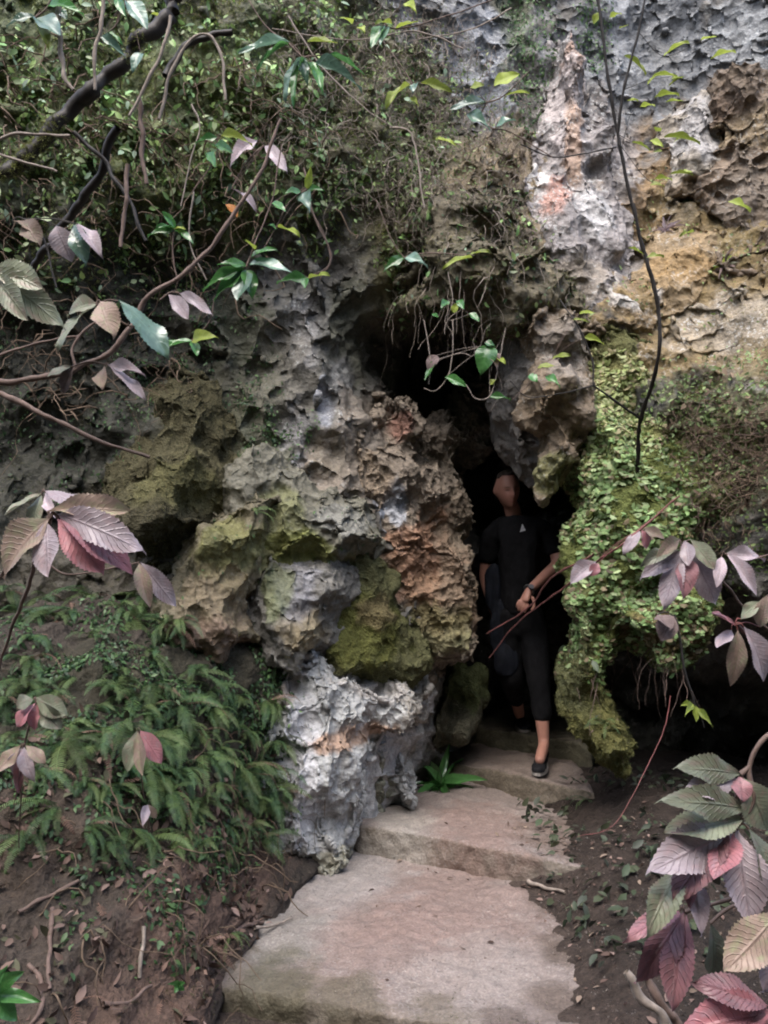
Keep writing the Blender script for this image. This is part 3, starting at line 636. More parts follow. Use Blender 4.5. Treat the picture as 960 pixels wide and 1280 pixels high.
# ------------------------------------------------------------------ leaves, twigs, ferns: building blocks
def leaf_template(name, shape='ovate', nu=18, nv=6, serr=0, bend=.25, fold=.12, quilt=0, seed=0):
    r = np.random.default_rng(seed)
    u = np.linspace(0, 1, nu); t = np.linspace(-1, 1, nv + 1)
    if shape == 'ovate': w = np.sin(np.pi * u ** .8) ** .8 * (1 - .25 * u)
    elif shape == 'obovate': w = np.sin(np.pi * u ** 1.25) ** .85 * (1 - .08 * u)
    elif shape == 'lance': w = np.sin(np.pi * u ** .75) ** 1.1
    elif shape == 'strap': w = np.minimum(1, u * 6) * np.minimum(1, (1 - u) * 2.2) ** .8
    w = w / w.max(); w[0] = .06; w[-1] = .0
    U, T = np.meshgrid(u, t, indexing='ij')
    W = w[:, None] * np.ones_like(T)
    if serr: W[1:-1] *= (1 + serr * np.where(np.arange(nu) % 2, 1, -1)[1:-1, None] * (np.abs(T[1:-1]) > .95))
    y = .5 * W * T
    k = r.uniform(-.10, .10); tw_ = r.uniform(-.5, .5)
    z = -bend * U ** 2 + fold * np.abs(T) * W * .5 + .02 * np.sin(U * 7 + seed) * np.abs(T) + k * np.sin(U * 5) * T
    z = z + tw_ * U * T * W * .35 + .035 * np.sin(U * 11 + seed * 2 + T * 2) * np.abs(T) * W
    if quilt: z = z + quilt * np.cos(2 * np.pi * (U * 9 - np.abs(T) * 1.8)) * (np.abs(T) > .05) * W
    y = y + .05 * np.sin(U * 3 + seed) * U
    v = np.stack([U, y, z], -1).reshape(-1, 3)
    uv = np.stack([U, (T + 1) / 2], -1).reshape(-1, 2)
    return v, grid_faces(nv + 1, nu), uv
LT = {}
for k, sd_ in enumerate((1, 2, 3, 4, 5, 6)):
    k3 = k % 3
    LT['big', k] = leaf_template('leaf', 'obovate', 41, 8, .055, (.16, .3, .42)[k3] * (1 + .15 * (k > 2)), (.2, .06, .28)[k3], .006, sd_)
    LT['gloss', k] = leaf_template('leaf', 'ovate', 13, 6, 0, (.15, .3, .1)[k3], .22, 0, sd_)
    LT['lance', k] = leaf_template('leaf', 'lance', 13, 4, 0, (.1, .25, .2)[k3], .25, 0, sd_)
    LT['strap', k] = leaf_template('leaf', 'strap', 16, 4, .05, (.5, .7, .35)[k3], .2, 0, sd_)
_lm = {}
def leaf_mesh(kind, var, mat):
    if (kind, var, mat) not in _lm:
        v, f, uv = LT[kind, var]; me = make_mesh(f'{kind}_leaf', v, f, uv=uv); me.materials.append(M[mat]); _lm[kind, var, mat] = me
    return _lm[kind, var, mat]
def put_leaf(parent, base, tip, width, mat, kind='gloss', up=None, name='leaf'):
    base, tip = Vector(base), Vector(tip); x = tip - base; L = x.length; x.normalize()
    up = Vector(up) if up is not None else Vector((random.uniform(-.35, .35), -.55 + random.uniform(-.25, .25), .8))
    z = up - x * up.dot(x)
    if z.length < 1e-3: z = Vector((0, -1, 0))
    z.normalize(); y = z.cross(x)
    m = Matrix(((x.x * L, y.x * width, z.x * L, base.x), (x.y * L, y.y * width, z.y * L, base.y), (x.z * L, y.z * width, z.z * L, base.z), (0, 0, 0, 1)))
    o = bpy.data.objects.new(name, leaf_mesh(kind, random.randrange(6), mat)); COL.objects.link(o); o.parent = parent
    o.matrix_basis = Matrix.Translation(-parent.location) @ m if parent is not None else m
    return o

def tube_arrays(pts, rad, sides=6):
    pts = np.asarray(pts, float); n = len(pts); rad = np.broadcast_to(rad, n)
    t = np.gradient(pts, axis=0); t /= np.linalg.norm(t, axis=1)[:, None] + 1e-9
    ref = np.array((0.31, .2, .93)); a = np.cross(t, ref); a /= np.linalg.norm(a, axis=1)[:, None] + 1e-9; b = np.cross(t, a)
    ang = np.arange(sides) * 2 * np.pi / sides
    v = pts[:, None] + rad[:, None, None] * (np.cos(ang)[None, :, None] * a[:, None] + np.sin(ang)[None, :, None] * b[:, None])
    i = np.arange(n * sides).reshape(n, sides)
    f = np.stack([i[:-1], np.roll(i[:-1], -1, 1), np.roll(i[1:], -1, 1), i[1:]], -1).reshape(-1, 4)
    return v.reshape(-1, 3), f
def spline(pts, n):
    """Catmull-Rom through points"""
    p = np.asarray(pts, float); p = np.vstack([2 * p[0] - p[1], p, 2 * p[-1] - p[-2]])
    out = []; m = len(p) - 3
    for t in np.linspace(0, m - 1e-6, n):
        i = int(t); u = t - i; a, b, c, d = p[i:i + 4]
        out.append(.5 * (2 * b + (c - a) * u + (2 * a - 5 * b + 4 * c - d) * u * u + (3 * b - a - 3 * c + d) * u ** 3))
    return np.array(out)
def stick_mesh(name, pts, r0, r1, n=None, wob=.7, sides=8, seed=0, knob=.4):
    n = n or max(10, len(pts) * 8)
    c = spline(pts, n); r = np.linspace(r0, r1, n)
    c = c + np.stack([noise(c * 14 + 3 * k, seed + k) for k in range(3)], 1) * (r * wob * 2)[:, None]
    r = r * (1 + knob * noise(c * 30, seed + 7))
    v, f = tube_arrays(c, r, sides)
    return make_mesh(name, v, f)
def pp(pts, Y=None): return [tuple(P(p[0], p[1], p[2] if len(p) > 2 else Y)) for p in pts]
def branch(name, label, pts, r0, r1, mat, cat='branch', Y=None, group=None, seed=1, parent=None, **kw):
    o = link(name, stick_mesh(name, pp(pts, Y), r0, r1, seed=seed, **kw), M[mat], parent)
    if parent is None: tag(o, label, cat, group)
    return o

def surf_sample(o, n, spots=None, seed=0, up=None, freq=6, thr=-9):
    me = o.data; v = verts(me); t = faces(me); a, b, c = v[t[:, 0]], v[t[:, 1]], v[t[:, 2]]
    nn = np.cross(b - a, c - a); ar = np.linalg.norm(nn, axis=1) / 2; nn /= (2 * ar[:, None] + 1e-12)
    m = (a + b + c) / 3; w = ar.copy()
    if spots:
        k = np.zeros(len(m))
        for (px, py, Y, rx, ry, s) in spots:
            p = P(px, py, Y); q = mpp(Y)
            d = np.sqrt(((m[:, 0] - p.x) / (rx * q)) ** 2 + ((m[:, 2] - p.z) / (ry * q)) ** 2)
            k = np.maximum(k, s * (1 - sstep(.6, 1.1, d)))
        w = w * k
    if up is not None: w = w * np.clip(nn @ np.array(up) + .45, 0, 1)
    if thr > -5: w = w * sstep(thr, thr + .25, fbm(m * freq, 3, seed + 90))
    w /= w.sum(); r = np.random.default_rng(seed)
    i = r.choice(len(t), n, p=w); x, y = r.random(n), r.random(n); fl = x + y > 1; x[fl], y[fl] = 1 - x[fl], 1 - y[fl]
    return a[i] + (b[i] - a[i]) * x[:, None] + (c[i] - a[i]) * y[:, None], nn[i]
def frames(nrm, r, tilt=.5, down=0.0):
    """random tangent frames about tilted normals: returns (n,3,3) columns x,y,z"""
    n = len(nrm); z = nrm + r.normal(size=(n, 3)) * tilt; z /= np.linalg.norm(z, axis=1)[:, None]
    x = r.normal(size=(n, 3)) + np.array((0, 0, -1.0)) * down; x -= z * (x * z).sum(1)[:, None]; x /= np.linalg.norm(x, axis=1)[:, None] + 1e-9
    return np.stack([x, np.cross(z, x), z], -1)
def scatter_mesh(name, pos, Rm, scale, tv, tf, cols, mat, lift=0.0, kind='stuff', label=None, parent=None):
    n, k = len(pos), len(tv); tv = np.asarray(tv, float); tf = np.asarray(tf)
    v = np.einsum('nij,kj->nki', Rm, tv) * np.reshape(scale, (n, 1, -1)) + pos[:, None] + Rm[:, None, :, 2] * lift
    f = (tf[None] + (np.arange(n) * k)[:, None, None]).reshape(-1, tf.shape[1])
    me = make_mesh(name, v.reshape(-1, 3), f, np.repeat(cols, k, 0))
    o = link(name, me, M[mat], parent)
    return tag(o, label, kind=kind)
# small leaf: folded rhombus of eight triangles; fan: scalloped half disc; blade tuft
LEAF_V = [(0, 0, 0), (.3, -.22, .05), (.3, 0, 0), (.3, .22, .05), (.65, -.2, .02), (.65, 0, -.03), (.65, .2, .02), (1, 0, -.12)]
LEAF_F = [(0, 1, 2), (0, 2, 3), (1, 4, 5), (1, 5, 2), (2, 5, 6), (2, 6, 3), (4, 7, 5), (5, 7, 6)]
ang = np.linspace(-1.35, 1.35, 8); FAN_V = [(0, 0, .0)] + [(.55 * math.cos(a), .55 * math.sin(a), .10) for a in ang] + [(1.0 * math.cos(a) * (1 + .1 * (-1) ** i), 1.0 * math.sin(a) * (1 + .1 * (-1) ** i), .02) for i, a in enumerate(ang)]
FAN_F = [(0, i, i + 1) for i in range(1, 8)] + [(i, i + 8, i + 9) for i in range(1, 8)] + [(i, i + 9, i + 1) for i in range(1, 8)]
TUFT_V, TUFT_F = [], []
for k in range(5):
    a = k * 1.3; b = len(TUFT_V); c, s_ = math.cos(a), math.sin(a)
    TUFT_V += [(c * .1 - s_ * .07, s_ * .1 + c * .07, 0), (c * .1 + s_ * .07, s_ * .1 - c * .07, 0), (c * .55, s_ * .55, .75 - .1 * k)]; TUFT_F.append((b, b + 1, b + 2))
def pick(r, n, palette, jit=.25):
    p = np.array(palette)[r.integers(0, len(palette), n)]
    return p * (1 + jit * r.normal(size=(n, 1))).clip(.4, 1.7)
def scatter(name, o, n, spots, size, tmpl, palette, mat, seed, tilt=.5, down=0, lift=.004, label=None, **kw):
    r = np.random.default_rng(seed); pos, nn = surf_sample(o, n, spots, seed, **kw)
    R = frames(nn, r, tilt, down); sc = r.uniform(size[0], size[1], (n, 1)) * np.ones((1, 3))
    V, Fc = {'leaf': (LEAF_V, LEAF_F), 'fan': (FAN_V, FAN_F), 'tuft': (TUFT_V, TUFT_F)}[tmpl]
    return scatter_mesh(name, pos, R, sc, V, Fc, pick(r, n, palette), mat, lift, label=label)
def hanging(name, o, n, spots, length, rad, mat, seed, out=.03, wander=.5, down=1.0, segs=10, label=None, up=None):
    r = np.random.default_rng(seed); pos, nn = surf_sample(o, n, spots, seed); vs, fs, off = [], [], 0
    for i in range(n):
        L = r.uniform(*length); p = pos[i] - nn[i] * .01; d = nn[i] * 1.0 + r.normal(size=3) * .5; pts = [p]
        for k in range(segs):
            d = d * .72 + np.array((0, 0, -down)) * .28 + r.normal(size=3) * wander * .5; d /= np.linalg.norm(d)
            p = p + d * L / segs
            cy = cliff_y(p[:1], p[2:3])[0] if o is cliff else 99
            if p[1] > cy - .012: p[1] = cy - r.uniform(.008, out)
            pts.append(p.copy())
        v, f = tube_arrays(pts, np.linspace(1, .45, segs + 1) * r.uniform(*rad), 4); vs.append(v); fs.append(f + off); off += len(v)
    return tag(link(name, make_mesh(name, np.concatenate(vs), np.concatenate(fs)), M[mat]), label, kind='stuff')

# ------------------------------------------------------------------ moss, liverwort, creepers on the rocks (uncountable: stuff)
LIME = [(.25, .36, .15), (.21, .33, .13), (.31, .40, .19), (.14, .23, .08), (.31, .38, .2), (.2, .16, .1)]
PALE = [(.38, .41, .21), (.33, .38, .17), (.29, .35, .13), (.35, .31, .18)]
OLIVE = [(.09, .10, .03), (.12, .125, .035), (.065, .075, .03), (.14, .12, .06)]
BRIGHT = [(.26, .42, .15), (.33, .46, .17), (.2, .36, .14), (.38, .46, .26), (.3, .42, .29)]
DGREEN = [(.04, .085, .035), (.055, .11, .04), (.03, .065, .03), (.07, .13, .045)]
scatter('liverwort', boulder, 11500, [(790, 700, 4.1, 110, 170, 1.0), (830, 780, 4.0, 60, 80, .9), (760, 600, 4.1, 75, 110, .8)], (.007, .024), 'fan', LIME, 'fan', 901, tilt=.14, down=2.2, lift=.009, freq=7, thr=-.45)
scatter('liverwort', boulder, 5000, [(765, 500, 4.2, 80, 90, 1.0), (720, 600, 4.2, 30, 90, .6)], (.010, .022), 'fan', PALE, 'fan', 902, tilt=.25, down=2, lift=.009, freq=8, thr=-.3)
scatter('moss', boulder, 9000, [(790, 680, 4.1, 130, 220, 1.0)], (.006, .014), 'tuft', [(.14, .19, .06), (.18, .22, .08), (.11, .14, .05)], 'foliage', 904, tilt=.5)
scatter('moss', boulder, 9000, [(755, 930, 4.1, 70, 80, 1.0), (715, 800, 4.2, 35, 110, .9), (700, 600, 4.3, 40, 120, .6)], (.006, .014), 'tuft', [(.13, .135, .045), (.17, .165, .06), (.10, .11, .04)], 'foliage', 903, tilt=.4)
RB = [(900, 560, 4.2, 120, 130, 1.0), (940, 660, 4.0, 60, 80, .8), (800, 560, 4.2, 80, 70, .6), (930, 480, 4.2, 70, 60, .7)]
scatter('ground_cover', cliff, 4600, RB, (.014, .032), 'leaf', [(.13, .2, .07), (.17, .24, .09), (.1, .15, .06), (.2, .27, .1)], 'foliage', 905, tilt=.7, lift=.03)
scatter('ground_cover', boulder, 900, [(830, 540, 4.1, 90, 90, 1.0)], (.014, .034), 'leaf', [(.13, .2, .07), (.17, .24, .09), (.2, .27, .1)], 'foliage', 906, tilt=.7, lift=.03)
hanging('dry_stalks', cliff, 480, [(900, 580, 4.2, 90, 90, 1.0)], (.12, .4), (.0015, .003), 'root', 907, wander=.9, down=.4)
scatter('leaf_litter', cliff, 700, [(910, 560, 4.2, 100, 110, 1.0)], (.02, .05), 'leaf', [(.15, .11, .08), (.19, .14, .1), (.12, .085, .06), (.1, .12, .06)], 'litter', 908, tilt=.8, lift=.03)
scatter('ground_cover', boulder, 1300, [(890, 540, 4.2, 90, 90, 1.0), (900, 620, 4.2, 70, 60, .7)], (.016, .036), 'leaf', [(.13, .2, .07), (.17, .24, .09), (.2, .27, .1), (.09, .14, .06)], 'foliage', 916, tilt=.8, lift=.03)
hanging('dry_stalks', boulder, 200, [(890, 590, 4.2, 80, 90, 1.0)], (.12, .35), (.0015, .003), 'bark', 917, wander=.9, down=.3)
scatter('leaf_litter', boulder, 420, [(890, 590, 4.2, 80, 90, 1.0)], (.02, .05), 'leaf', [(.15, .11, .08), (.19, .14, .1), (.12, .085, .06), (.1, .12, .06)], 'litter', 918, tilt=.8, lift=.03)
RK = {o['label'].split()[0] + o['label'].split()[1]: o for o in ROCKS}
scatter('creeper_leaves', RK['darkmossy'], 260, None, (.03, .055), 'leaf', BRIGHT, 'foliage', 959, tilt=.8, down=1, lift=.05)
scatter('moss', RK['darkmossy'], 5500, None, (.01, .024), 'tuft', OLIVE + [(.18, .19, .06)], 'foliage', 960, tilt=.5, freq=5, thr=-.2)
scatter('creeper_leaves', RK['darkmossy'], 1500, None, (.014, .034), 'leaf', DGREEN + [(.16, .22, .08)], 'foliage', 961, tilt=.8, down=1, lift=.02)
hanging('rootlets', RK['darkmossy'], 260, None, (.1, .45), (.0012, .003), 'bark_grey', 962, wander=.5, down=1.0)
scatter('moss', RK['lumpybrown'], 900, None, (.006, .016), 'tuft', OLIVE, 'foliage', 963, tilt=.5, freq=5, thr=0)
for kk, (nm, cnt) in enumerate((('roundeddull', 3200), ('longtan', 1600), ('greygreen', 1500), ('olivemoss', 1800), ('bluishgrey', 500))):
    scatter('moss', RK[nm], cnt, None, (.005, .013), 'tuft', [(.10, .10, .035), (.13, .125, .045), (.08, .085, .035)], 'foliage', 964 + kk, tilt=.5, freq=7, thr=-.05)
scatter('creeper_leaves', RK['greygreen'], 160, None, (.012, .026), 'leaf', DGREEN, 'foliage', 975, tilt=.6, down=1.2, lift=.012, freq=5, thr=.1)
scatter('creeper_leaves', RK['longtan'], 160, None, (.012, .026), 'leaf', DGREEN, 'foliage', 976, tilt=.6, down=1.2, lift=.012, freq=5, thr=.1)
scatter('creeper_leaves', RK['whitishgrey'], 420, [(345, 900, 4.1, 35, 90, 1.0), (360, 1000, 4.1, 30, 50, .5)], (.012, .028), 'leaf', DGREEN + [(.12, .2, .07)], 'foliage', 977, tilt=.5, down=1.4, lift=.012)
# creepers on the left wall and between the boulders
CR = [(330, 560, 4.4, 45, 90, .8), (315, 780, 4.1, 40, 120, 1.0), (330, 900, 4.1, 60, 110, 1.0), (230, 430, 4.4, 120, 130, .35), (380, 540, 4.5, 30, 30, .4), (300, 480, 4.5, 50, 70, .35), (250, 880, 3.9, 100, 100, .6)]
scatter('creeper_leaves', cliff, 3400, CR, (.010, .026), 'leaf', DGREEN + [(.1, .19, .06)], 'foliage', 910, tilt=.6, down=1.2, lift=.012, freq=5, thr=-.15)
scatter('creeper_leaves', bank, 10500, [(180, 880, 3.4, 220, 130, 1.0), (290, 960, 3.6, 70, 130, 1.0), (240, 1040, 3.3, 110, 60, .5), (100, 800, 3.6, 160, 60, .6)], (.012, .034), 'leaf', DGREEN, 'foliage', 911, tilt=.6, down=1.2, lift=.012, freq=5, thr=-.2)
# mossy, rooty upper lip
LIP = [(250, -20, 4.1, 300, 90, .8), (120, 80, 3.6, 260, 160, 1.0), (330, 150, 4.0, 160, 150, 1.0), (80, 260, 3.8, 200, 80, .7), (480, 130, 4.4, 120, 150, .5), (530, 290, 4.4, 70, 70, 1.0)]
scatter('moss', cliff, 26000, LIP, (.009, .024), 'tuft', [(.12, .15, .04), (.16, .19, .045), (.09, .11, .035), (.21, .25, .065), (.26, .29, .08), (.15, .13, .07)], 'foliage', 920, tilt=.5, freq=4, thr=-.3)
scatter('creeper_leaves', cliff, 7500, LIP, (.014, .038), 'leaf', [(.07, .14, .05), (.12, .2, .06), (.18, .28, .08), (.15, .24, .07), (.24, .33, .12), (.32, .39, .22)], 'foliage', 921, tilt=.8, down=.6, lift=.02, freq=5, thr=-.2)
scatter('creeper_leaves', cliff, 2000, LIP, (.026, .06), 'leaf', BRIGHT, 'foliage', 926, tilt=.8, down=.5, lift=.06, freq=3, thr=-.2)
scatter('moss', cliff, 5000, [(120, 600, 4.2, 220, 260, .7), (320, 620, 4.4, 70, 90, 1.0), (60, 400, 4.2, 200, 120, .5)], (.006, .018), 'tuft', [(.05, .06, .025), (.07, .08, .03), (.09, .09, .035)], 'foliage', 922, tilt=.5, freq=4, thr=-.1)
scatter('creeper_leaves', cliff, 2600, [(90, 420, 4.2, 240, 230, 1.0)], (.01, .028), 'leaf', DGREEN, 'foliage', 923, tilt=.7, down=1, lift=.02, freq=5, thr=-.1)
scatter('moss', cliff, 2500, [(860, 330, 4.7, 150, 160, 1.0), (700, 400, 4.5, 60, 100, .6)], (.006, .016), 'tuft', [(.2, .16, .06), (.17, .16, .06), (.15, .11, .05)], 'foliage', 924, tilt=.5, freq=5, thr=.05)
scatter('creeper_leaves', cliff, 500, [(850, 330, 4.7, 160, 150, 1.0)], (.012, .03), 'leaf', [(.2, .28, .09), (.16, .22, .09), (.26, .3, .12)], 'foliage', 925, tilt=.7, down=1, lift=.02, freq=4, thr=.1)
TG = [(540, 150, 4.5, 150, 200, 1.0), (600, 300, 4.5, 90, 90, .8), (420, 120, 4.2, 120, 140, .8)]
hanging('dry_vines', cliff, 700, TG, (.15, .5), (.001, .0026), 'bark_grey', 930, wander=.85, down=.55, out=.09)
hanging('dry_vines', cliff, 260, [(150, 130, 3.6, 300, 220, 1.0), (90, 400, 4.2, 180, 120, .7)], (.2, .6), (.0015, .005), 'root', 931, wander=.75, down=.6, out=.14)
scatter('creeper_leaves', cliff, 3600, TG, (.012, .03), 'leaf', [(.2, .27, .1), (.15, .2, .08), (.25, .28, .14), (.12, .18, .07)], 'foliage', 932, tilt=.8, lift=.035)
scatter('ivy', cliff, 1500, [(660, 60, 5.1, 40, 110, 1.0), (650, 150, 5.0, 30, 60, .8), (735, 60, 5.2, 30, 70, .7)], (.014, .03), 'leaf', [(.06, .13, .05), (.09, .17, .06), (.12, .2, .08)], 'foliage', 933, tilt=.6, down=1.5, lift=.02)
scatter('creeper_leaves', cliff, 500, [(690, 360, 4.5, 90, 110, 1.0), (830, 350, 4.6, 120, 120, .35)], (.014, .034), 'leaf', [(.17, .24, .09), (.22, .3, .1), (.14, .2, .1)], 'foliage', 934, tilt=.7, lift=.03)
# soil: litter, roots
scatter('leaf_litter', bank, 1500, [(200, 1130, 2.9, 190, 130, 1.0), (300, 1060, 3.4, 60, 60, 1.5), (60, 1000, 2.9, 120, 80, .8)], (.02, .055), 'leaf', [(.12, .08, .065), (.16, .11, .09), (.09, .06, .05), (.2, .14, .12), (.08, .08, .05)], 'litter', 940, tilt=.8, lift=.008, freq=6, thr=-.3)
hanging('root_tangle', bank, 150, [(120, 1100, 2.8, 220, 130, 1.0), (300, 1080, 3.4, 60, 80, 1.0)], (.12, .4), (.0015, .004), 'root', 941, wander=.6, down=.8)
hanging('rootlets', boulder, 46, [(820, 840, 4.0, 70, 30, 1.0), (760, 870, 4.1, 40, 40, .5)], (.1, .35), (.0012, .003), 'bark', 942, wander=.35, down=1.2)
rr = np.random.default_rng(950)
def ground_scatter(name, n, x, y, size, palette, mat, seed, tilt=.5, tmpl='leaf', lift=.006, thin=None):
    r = np.random.default_rng(seed); pos, nr = [], []
    while len(pos) < n:
        a, b = r.uniform(*x), r.uniform(*y); h = BVH.ray_cast(Vector((a, b, 1.2)), Vector((0, 0, -1)))
        if h[0] is None or h[1].z < .3 or (thin and r.random() > thin(a, b)): continue
        pos.append(h[0]); nr.append(h[1])
    pos, nr = np.array(pos), np.array(nr); R = frames(nr, r, tilt)
    V, Fc = {'leaf': (LEAF_V, LEAF_F), 'tuft': (TUFT_V, TUFT_F)}[tmpl]
    return scatter_mesh(name, pos, R, r.uniform(*size, (n, 1)) * np.ones((1, 3)), V, Fc, pick(r, n, palette), mat, lift)
onslab = lambda a, b: 0.06 if a < .62 else 1.0
ground_scatter('leaf_litter', 720, (-.5, 2.2), (2.1, 4.4), (.012, .045), [(.13, .085, .07), (.2, .14, .12), (.09, .06, .05), (.24, .18, .14)], 'litter', 951, .5, thin=onslab)
ground_scatter('crumbs', 7500, (-.7, 2.0), (2.2, 4.6), (.003, .012), [(.1, .07, .055), (.2, .16, .14), (.06, .045, .04), (.3, .27, .25)], 'litter', 952, .8, tmpl='tuft', lift=0, thin=lambda a, b: .3 if a < .62 else 1)
ground_scatter('moss', 1500, (-.75, .55), (2.2, 2.95), (.006, .016), [(.07, .075, .03), (.09, .09, .035), (.05, .05, .025)], 'foliage', 954, .5, tmpl='tuft', lift=0, thin=lambda a, b: 1.0 if b < 2.78 - .1 * a else .12)
ground_scatter('seedlings', 800, (.72, 2.0), (2.9, 4.8), (.025, .07), [(.05, .07, .04), (.07, .085, .05), (.045, .055, .04)], 'foliage', 953, .7, lift=.03)

# ------------------------------------------------------------------ ferns
def frond_mesh(name, n=24, width=.13, arch=.35, droop=.8, seed=0, mat='fern'):
    r = np.random.default_rng(seed); t = np.linspace(0, 1, n + 4)
    a = np.cumsum(np.interp(t, [0, 1], [.75 * arch * 2, -1.25 * droop - .2])[:, None] * 0 + 1.0, 0)[:, 0] * 0
    th = np.interp(t, [0, .35, 1], [.9 * arch, .0, -1.35 * droop]); ds = 1 / (n + 3)
    x = np.concatenate([[0], np.cumsum(np.cos(th) * ds)[:-1]]); z = np.concatenate([[0], np.cumsum(np.sin(th) * ds)[:-1]])
    y = .06 * np.sin(t * 3 + seed)
    c = np.stack([x, y, z], 1); v, f = tube_arrays(c, np.linspace(.007, .002, n + 4), 3); vs, fs, off = [v], [f], len(v)
    for i in range(3, n + 3):
        u = t[i]; L = width * np.sin(np.pi * min(1, .12 + u * .9)) ** .7 * (1 - .25 * u) * r.uniform(.85, 1.1)
        T = np.array((math.cos(th[i]), 0, math.sin(th[i]))); Nn = np.array((-math.sin(th[i]), 0, math.cos(th[i])))
        for s in (-1, 1):
            d = T * .35 + np.array((0, s, 0)) - Nn * r.uniform(.05, .4); d /= np.linalg.norm(d); wv = T * ds * .27
            b = c[i]; q = [b - wv * .8, b + wv * .8, b + d * L * .55 + wv * 1.05, b + d * L * .55 - wv * .8, b + d * L + wv * .5, b + d * L - Nn * .01 + wv * .2]
            vs.append(np.array(q)); fs.append(np.array([(0, 1, 2, 3), (3, 2, 4, 5)]) + off); off += 6
    me = make_mesh(name, np.concatenate(vs), np.concatenate(fs)); me.materials.append(M[mat]); return me
FR = [frond_mesh('fern_frond', 28 + 2 * k, (.17, .14, .18, .13)[k], (.5, .2, .8, .4)[k], (.7, .9, .8, 1.05)[k], k) for k in range(4)]
FRD = [frond_mesh('dead_frond', 20, .11, .1, 1.0, 9, 'fern_dead'), frond_mesh('dead_frond', 18, .10, .3, 1.15, 10, 'fern_dead')]
def fern(px, py, n, size, label, group=None, seed=0, spread=1.1, dead=0, facing=None, lift=0):
    r = random.Random(seed); p, nrm = S(px, py); p = p + nrm * .005
    e = empty('fern', p); tag(e, label, 'fern', group)
    out = Vector((nrm.x, nrm.y, 0)); out = out.normalized() if out.length > .1 else Vector((0, -1, 0))
    a0 = math.atan2(out.y, out.x)
    for k in range(n + dead):
        me = r.choice(FRD if k >= n else FR); s = size * r.uniform(.65, 1.15)
        o = bpy.data.objects.new('frond', me); COL.objects.link(o); o.parent = e
        o.rotation_euler = (r.uniform(-.5, .5), r.uniform(-.35, .6) - lift, a0 + (k / max(1, n + dead - 1) - .5) * 2 * spread + r.uniform(-.25, .25))
        o.scale = (s, s, s)
    return e
FG = 'ferns on the soil bank'; FLZ = [('fern at the foot of the long tan boulder', lambda x, y: x > 190 and y < 900), ('fern hanging beside the white flowstone', lambda x, y: x > 265), ('drooping fern over the withered fronds and bare soil', lambda x, y: y > 990),
       ('fern under the large rose coloured leaf whorl', lambda x, y: y < 860), ('fern beside the three leaved olive and rose sprig', lambda x, y: x > 120), ('fern beside the dim pink underleaf whorl', lambda x, y: True)]
r0 = random.Random(5)
spots = [(20, 765), (95, 762), (150, 768), (200, 775), (70, 770), (115, 800), (165, 780), (30, 790), (215, 800), (150, 840), (95, 850), (200, 850), (235, 850), (180, 885), (60, 900), (130, 920), (215, 905), (255, 890), (275, 930), (160, 960), (235, 960), (290, 970), (200, 1000), (255, 1005),
         (310, 920), (320, 990), (150, 1010), (280, 1030), (110, 970), (225, 1040), (30, 830), (180, 1050), (130, 1060), (335, 1010), (40, 960), (80, 930), (10, 880), (300, 870), (325, 950), (245, 925), (190, 930), (215, 975), (270, 985), (110, 880), (160, 870), (300, 1045), (70, 1010), (50, 745), (120, 740), (175, 745), (10, 730), (225, 770), (328, 880), (335, 930), (318, 1030), (345, 985), (265, 865), (285, 900), (20, 920), (90, 905), (140, 985), (250, 1050), (40, 1040), (60, 860), (125, 860), (185, 820), (25, 860), (150, 905), (230, 885), (255, 945), (190, 965), (120, 940), (165, 1035), (210, 1065), (295, 1005), (310, 965), (100, 1040), (275, 1065), (240, 1010), (325, 1050), (340, 960)]
for k, (x, y) in enumerate(spots):
    nd, sz, nf = r0.choice((0, 1, 1, 2)), r0.uniform(.12, .24), r0.randint(6, 9)
    look = ('small ' if sz < .16 else 'long fronded ' if sz > .2 else '') + ('sparse' if nf == 6 else 'full' if nf == 9 else 'green')
    where = next(l for l, f in FLZ if f(x, y)).replace('drooping ', '')
    fern(x + r0.uniform(-8, 8), y + r0.uniform(-8, 8), nf, sz * (1.1 if y < 1000 else .85), look + ' ' + where + ('', ', one frond withered brown', ', two fronds withered brown')[nd], FG, 40 + k, dead=nd)
for k, (x, y) in enumerate([(120, 1130), (255, 1175), (205, 1250), (95, 1250)]):
    fern(x, y, 0, .17, 'withered pinkish brown fern frond lying on the bare brown soil', 'withered fronds', 90 + k, dead=2, spread=.5)
fern(285, 1170, 5, .13, 'small green fern at the edge of the concrete landing', None, 97)
fern(755, 905, 5, .13, 'tiny pale fern on the hanging tip of the big mossy boulder', None, 98)
fern(318, 640, 4, .17, 'single fern tuft on top of the tan boulder', None, 99)
fern(735, 1000, 6, .14, 'dim fern in the shade at the right end of the steps', None, 100)

# fern with strap fronds beside the steps
def rosette(px, py, n, size, mat, name, label, cat, kind='strap', width=.14, Y=None, tilt=.6, seed=0, group=None, gravity=.2):
    r = random.Random(seed)
    p, nrm = S(px, py) if Y is None else (P(px, py, Y), Vector((0, -.6, .8)))
    e = empty(name, p); tag(e, label, cat, group); q = nrm.to_track_quat('Z', 'X')
    for k in range(n):
        a = k * 2.4 + r.uniform(-.3, .3); el = r.uniform(.15, 1.0) * tilt
        d = q @ Vector((math.cos(a) * math.cos(el), math.sin(a) * math.cos(el), math.sin(el))); d.z += r.uniform(-.05, .1)
        L = size * r.uniform(.65, 1.1)
        put_leaf(e, p, p + d * L, L * width / .5 * .5, mat if isinstance(mat, str) else r.choice(mat), kind, up=(nrm * 1.0 + Vector((0, -.1, .5))), name='frond' if cat == 'fern' else 'leaf')
    return e
rosette(550, 985, 20, .25, ['glossy', 'glossy', 'fern'], 'fern', 'bright green tufted fern at the left end of the low concrete step', 'fern', width=.16, tilt=1.0, seed=4)
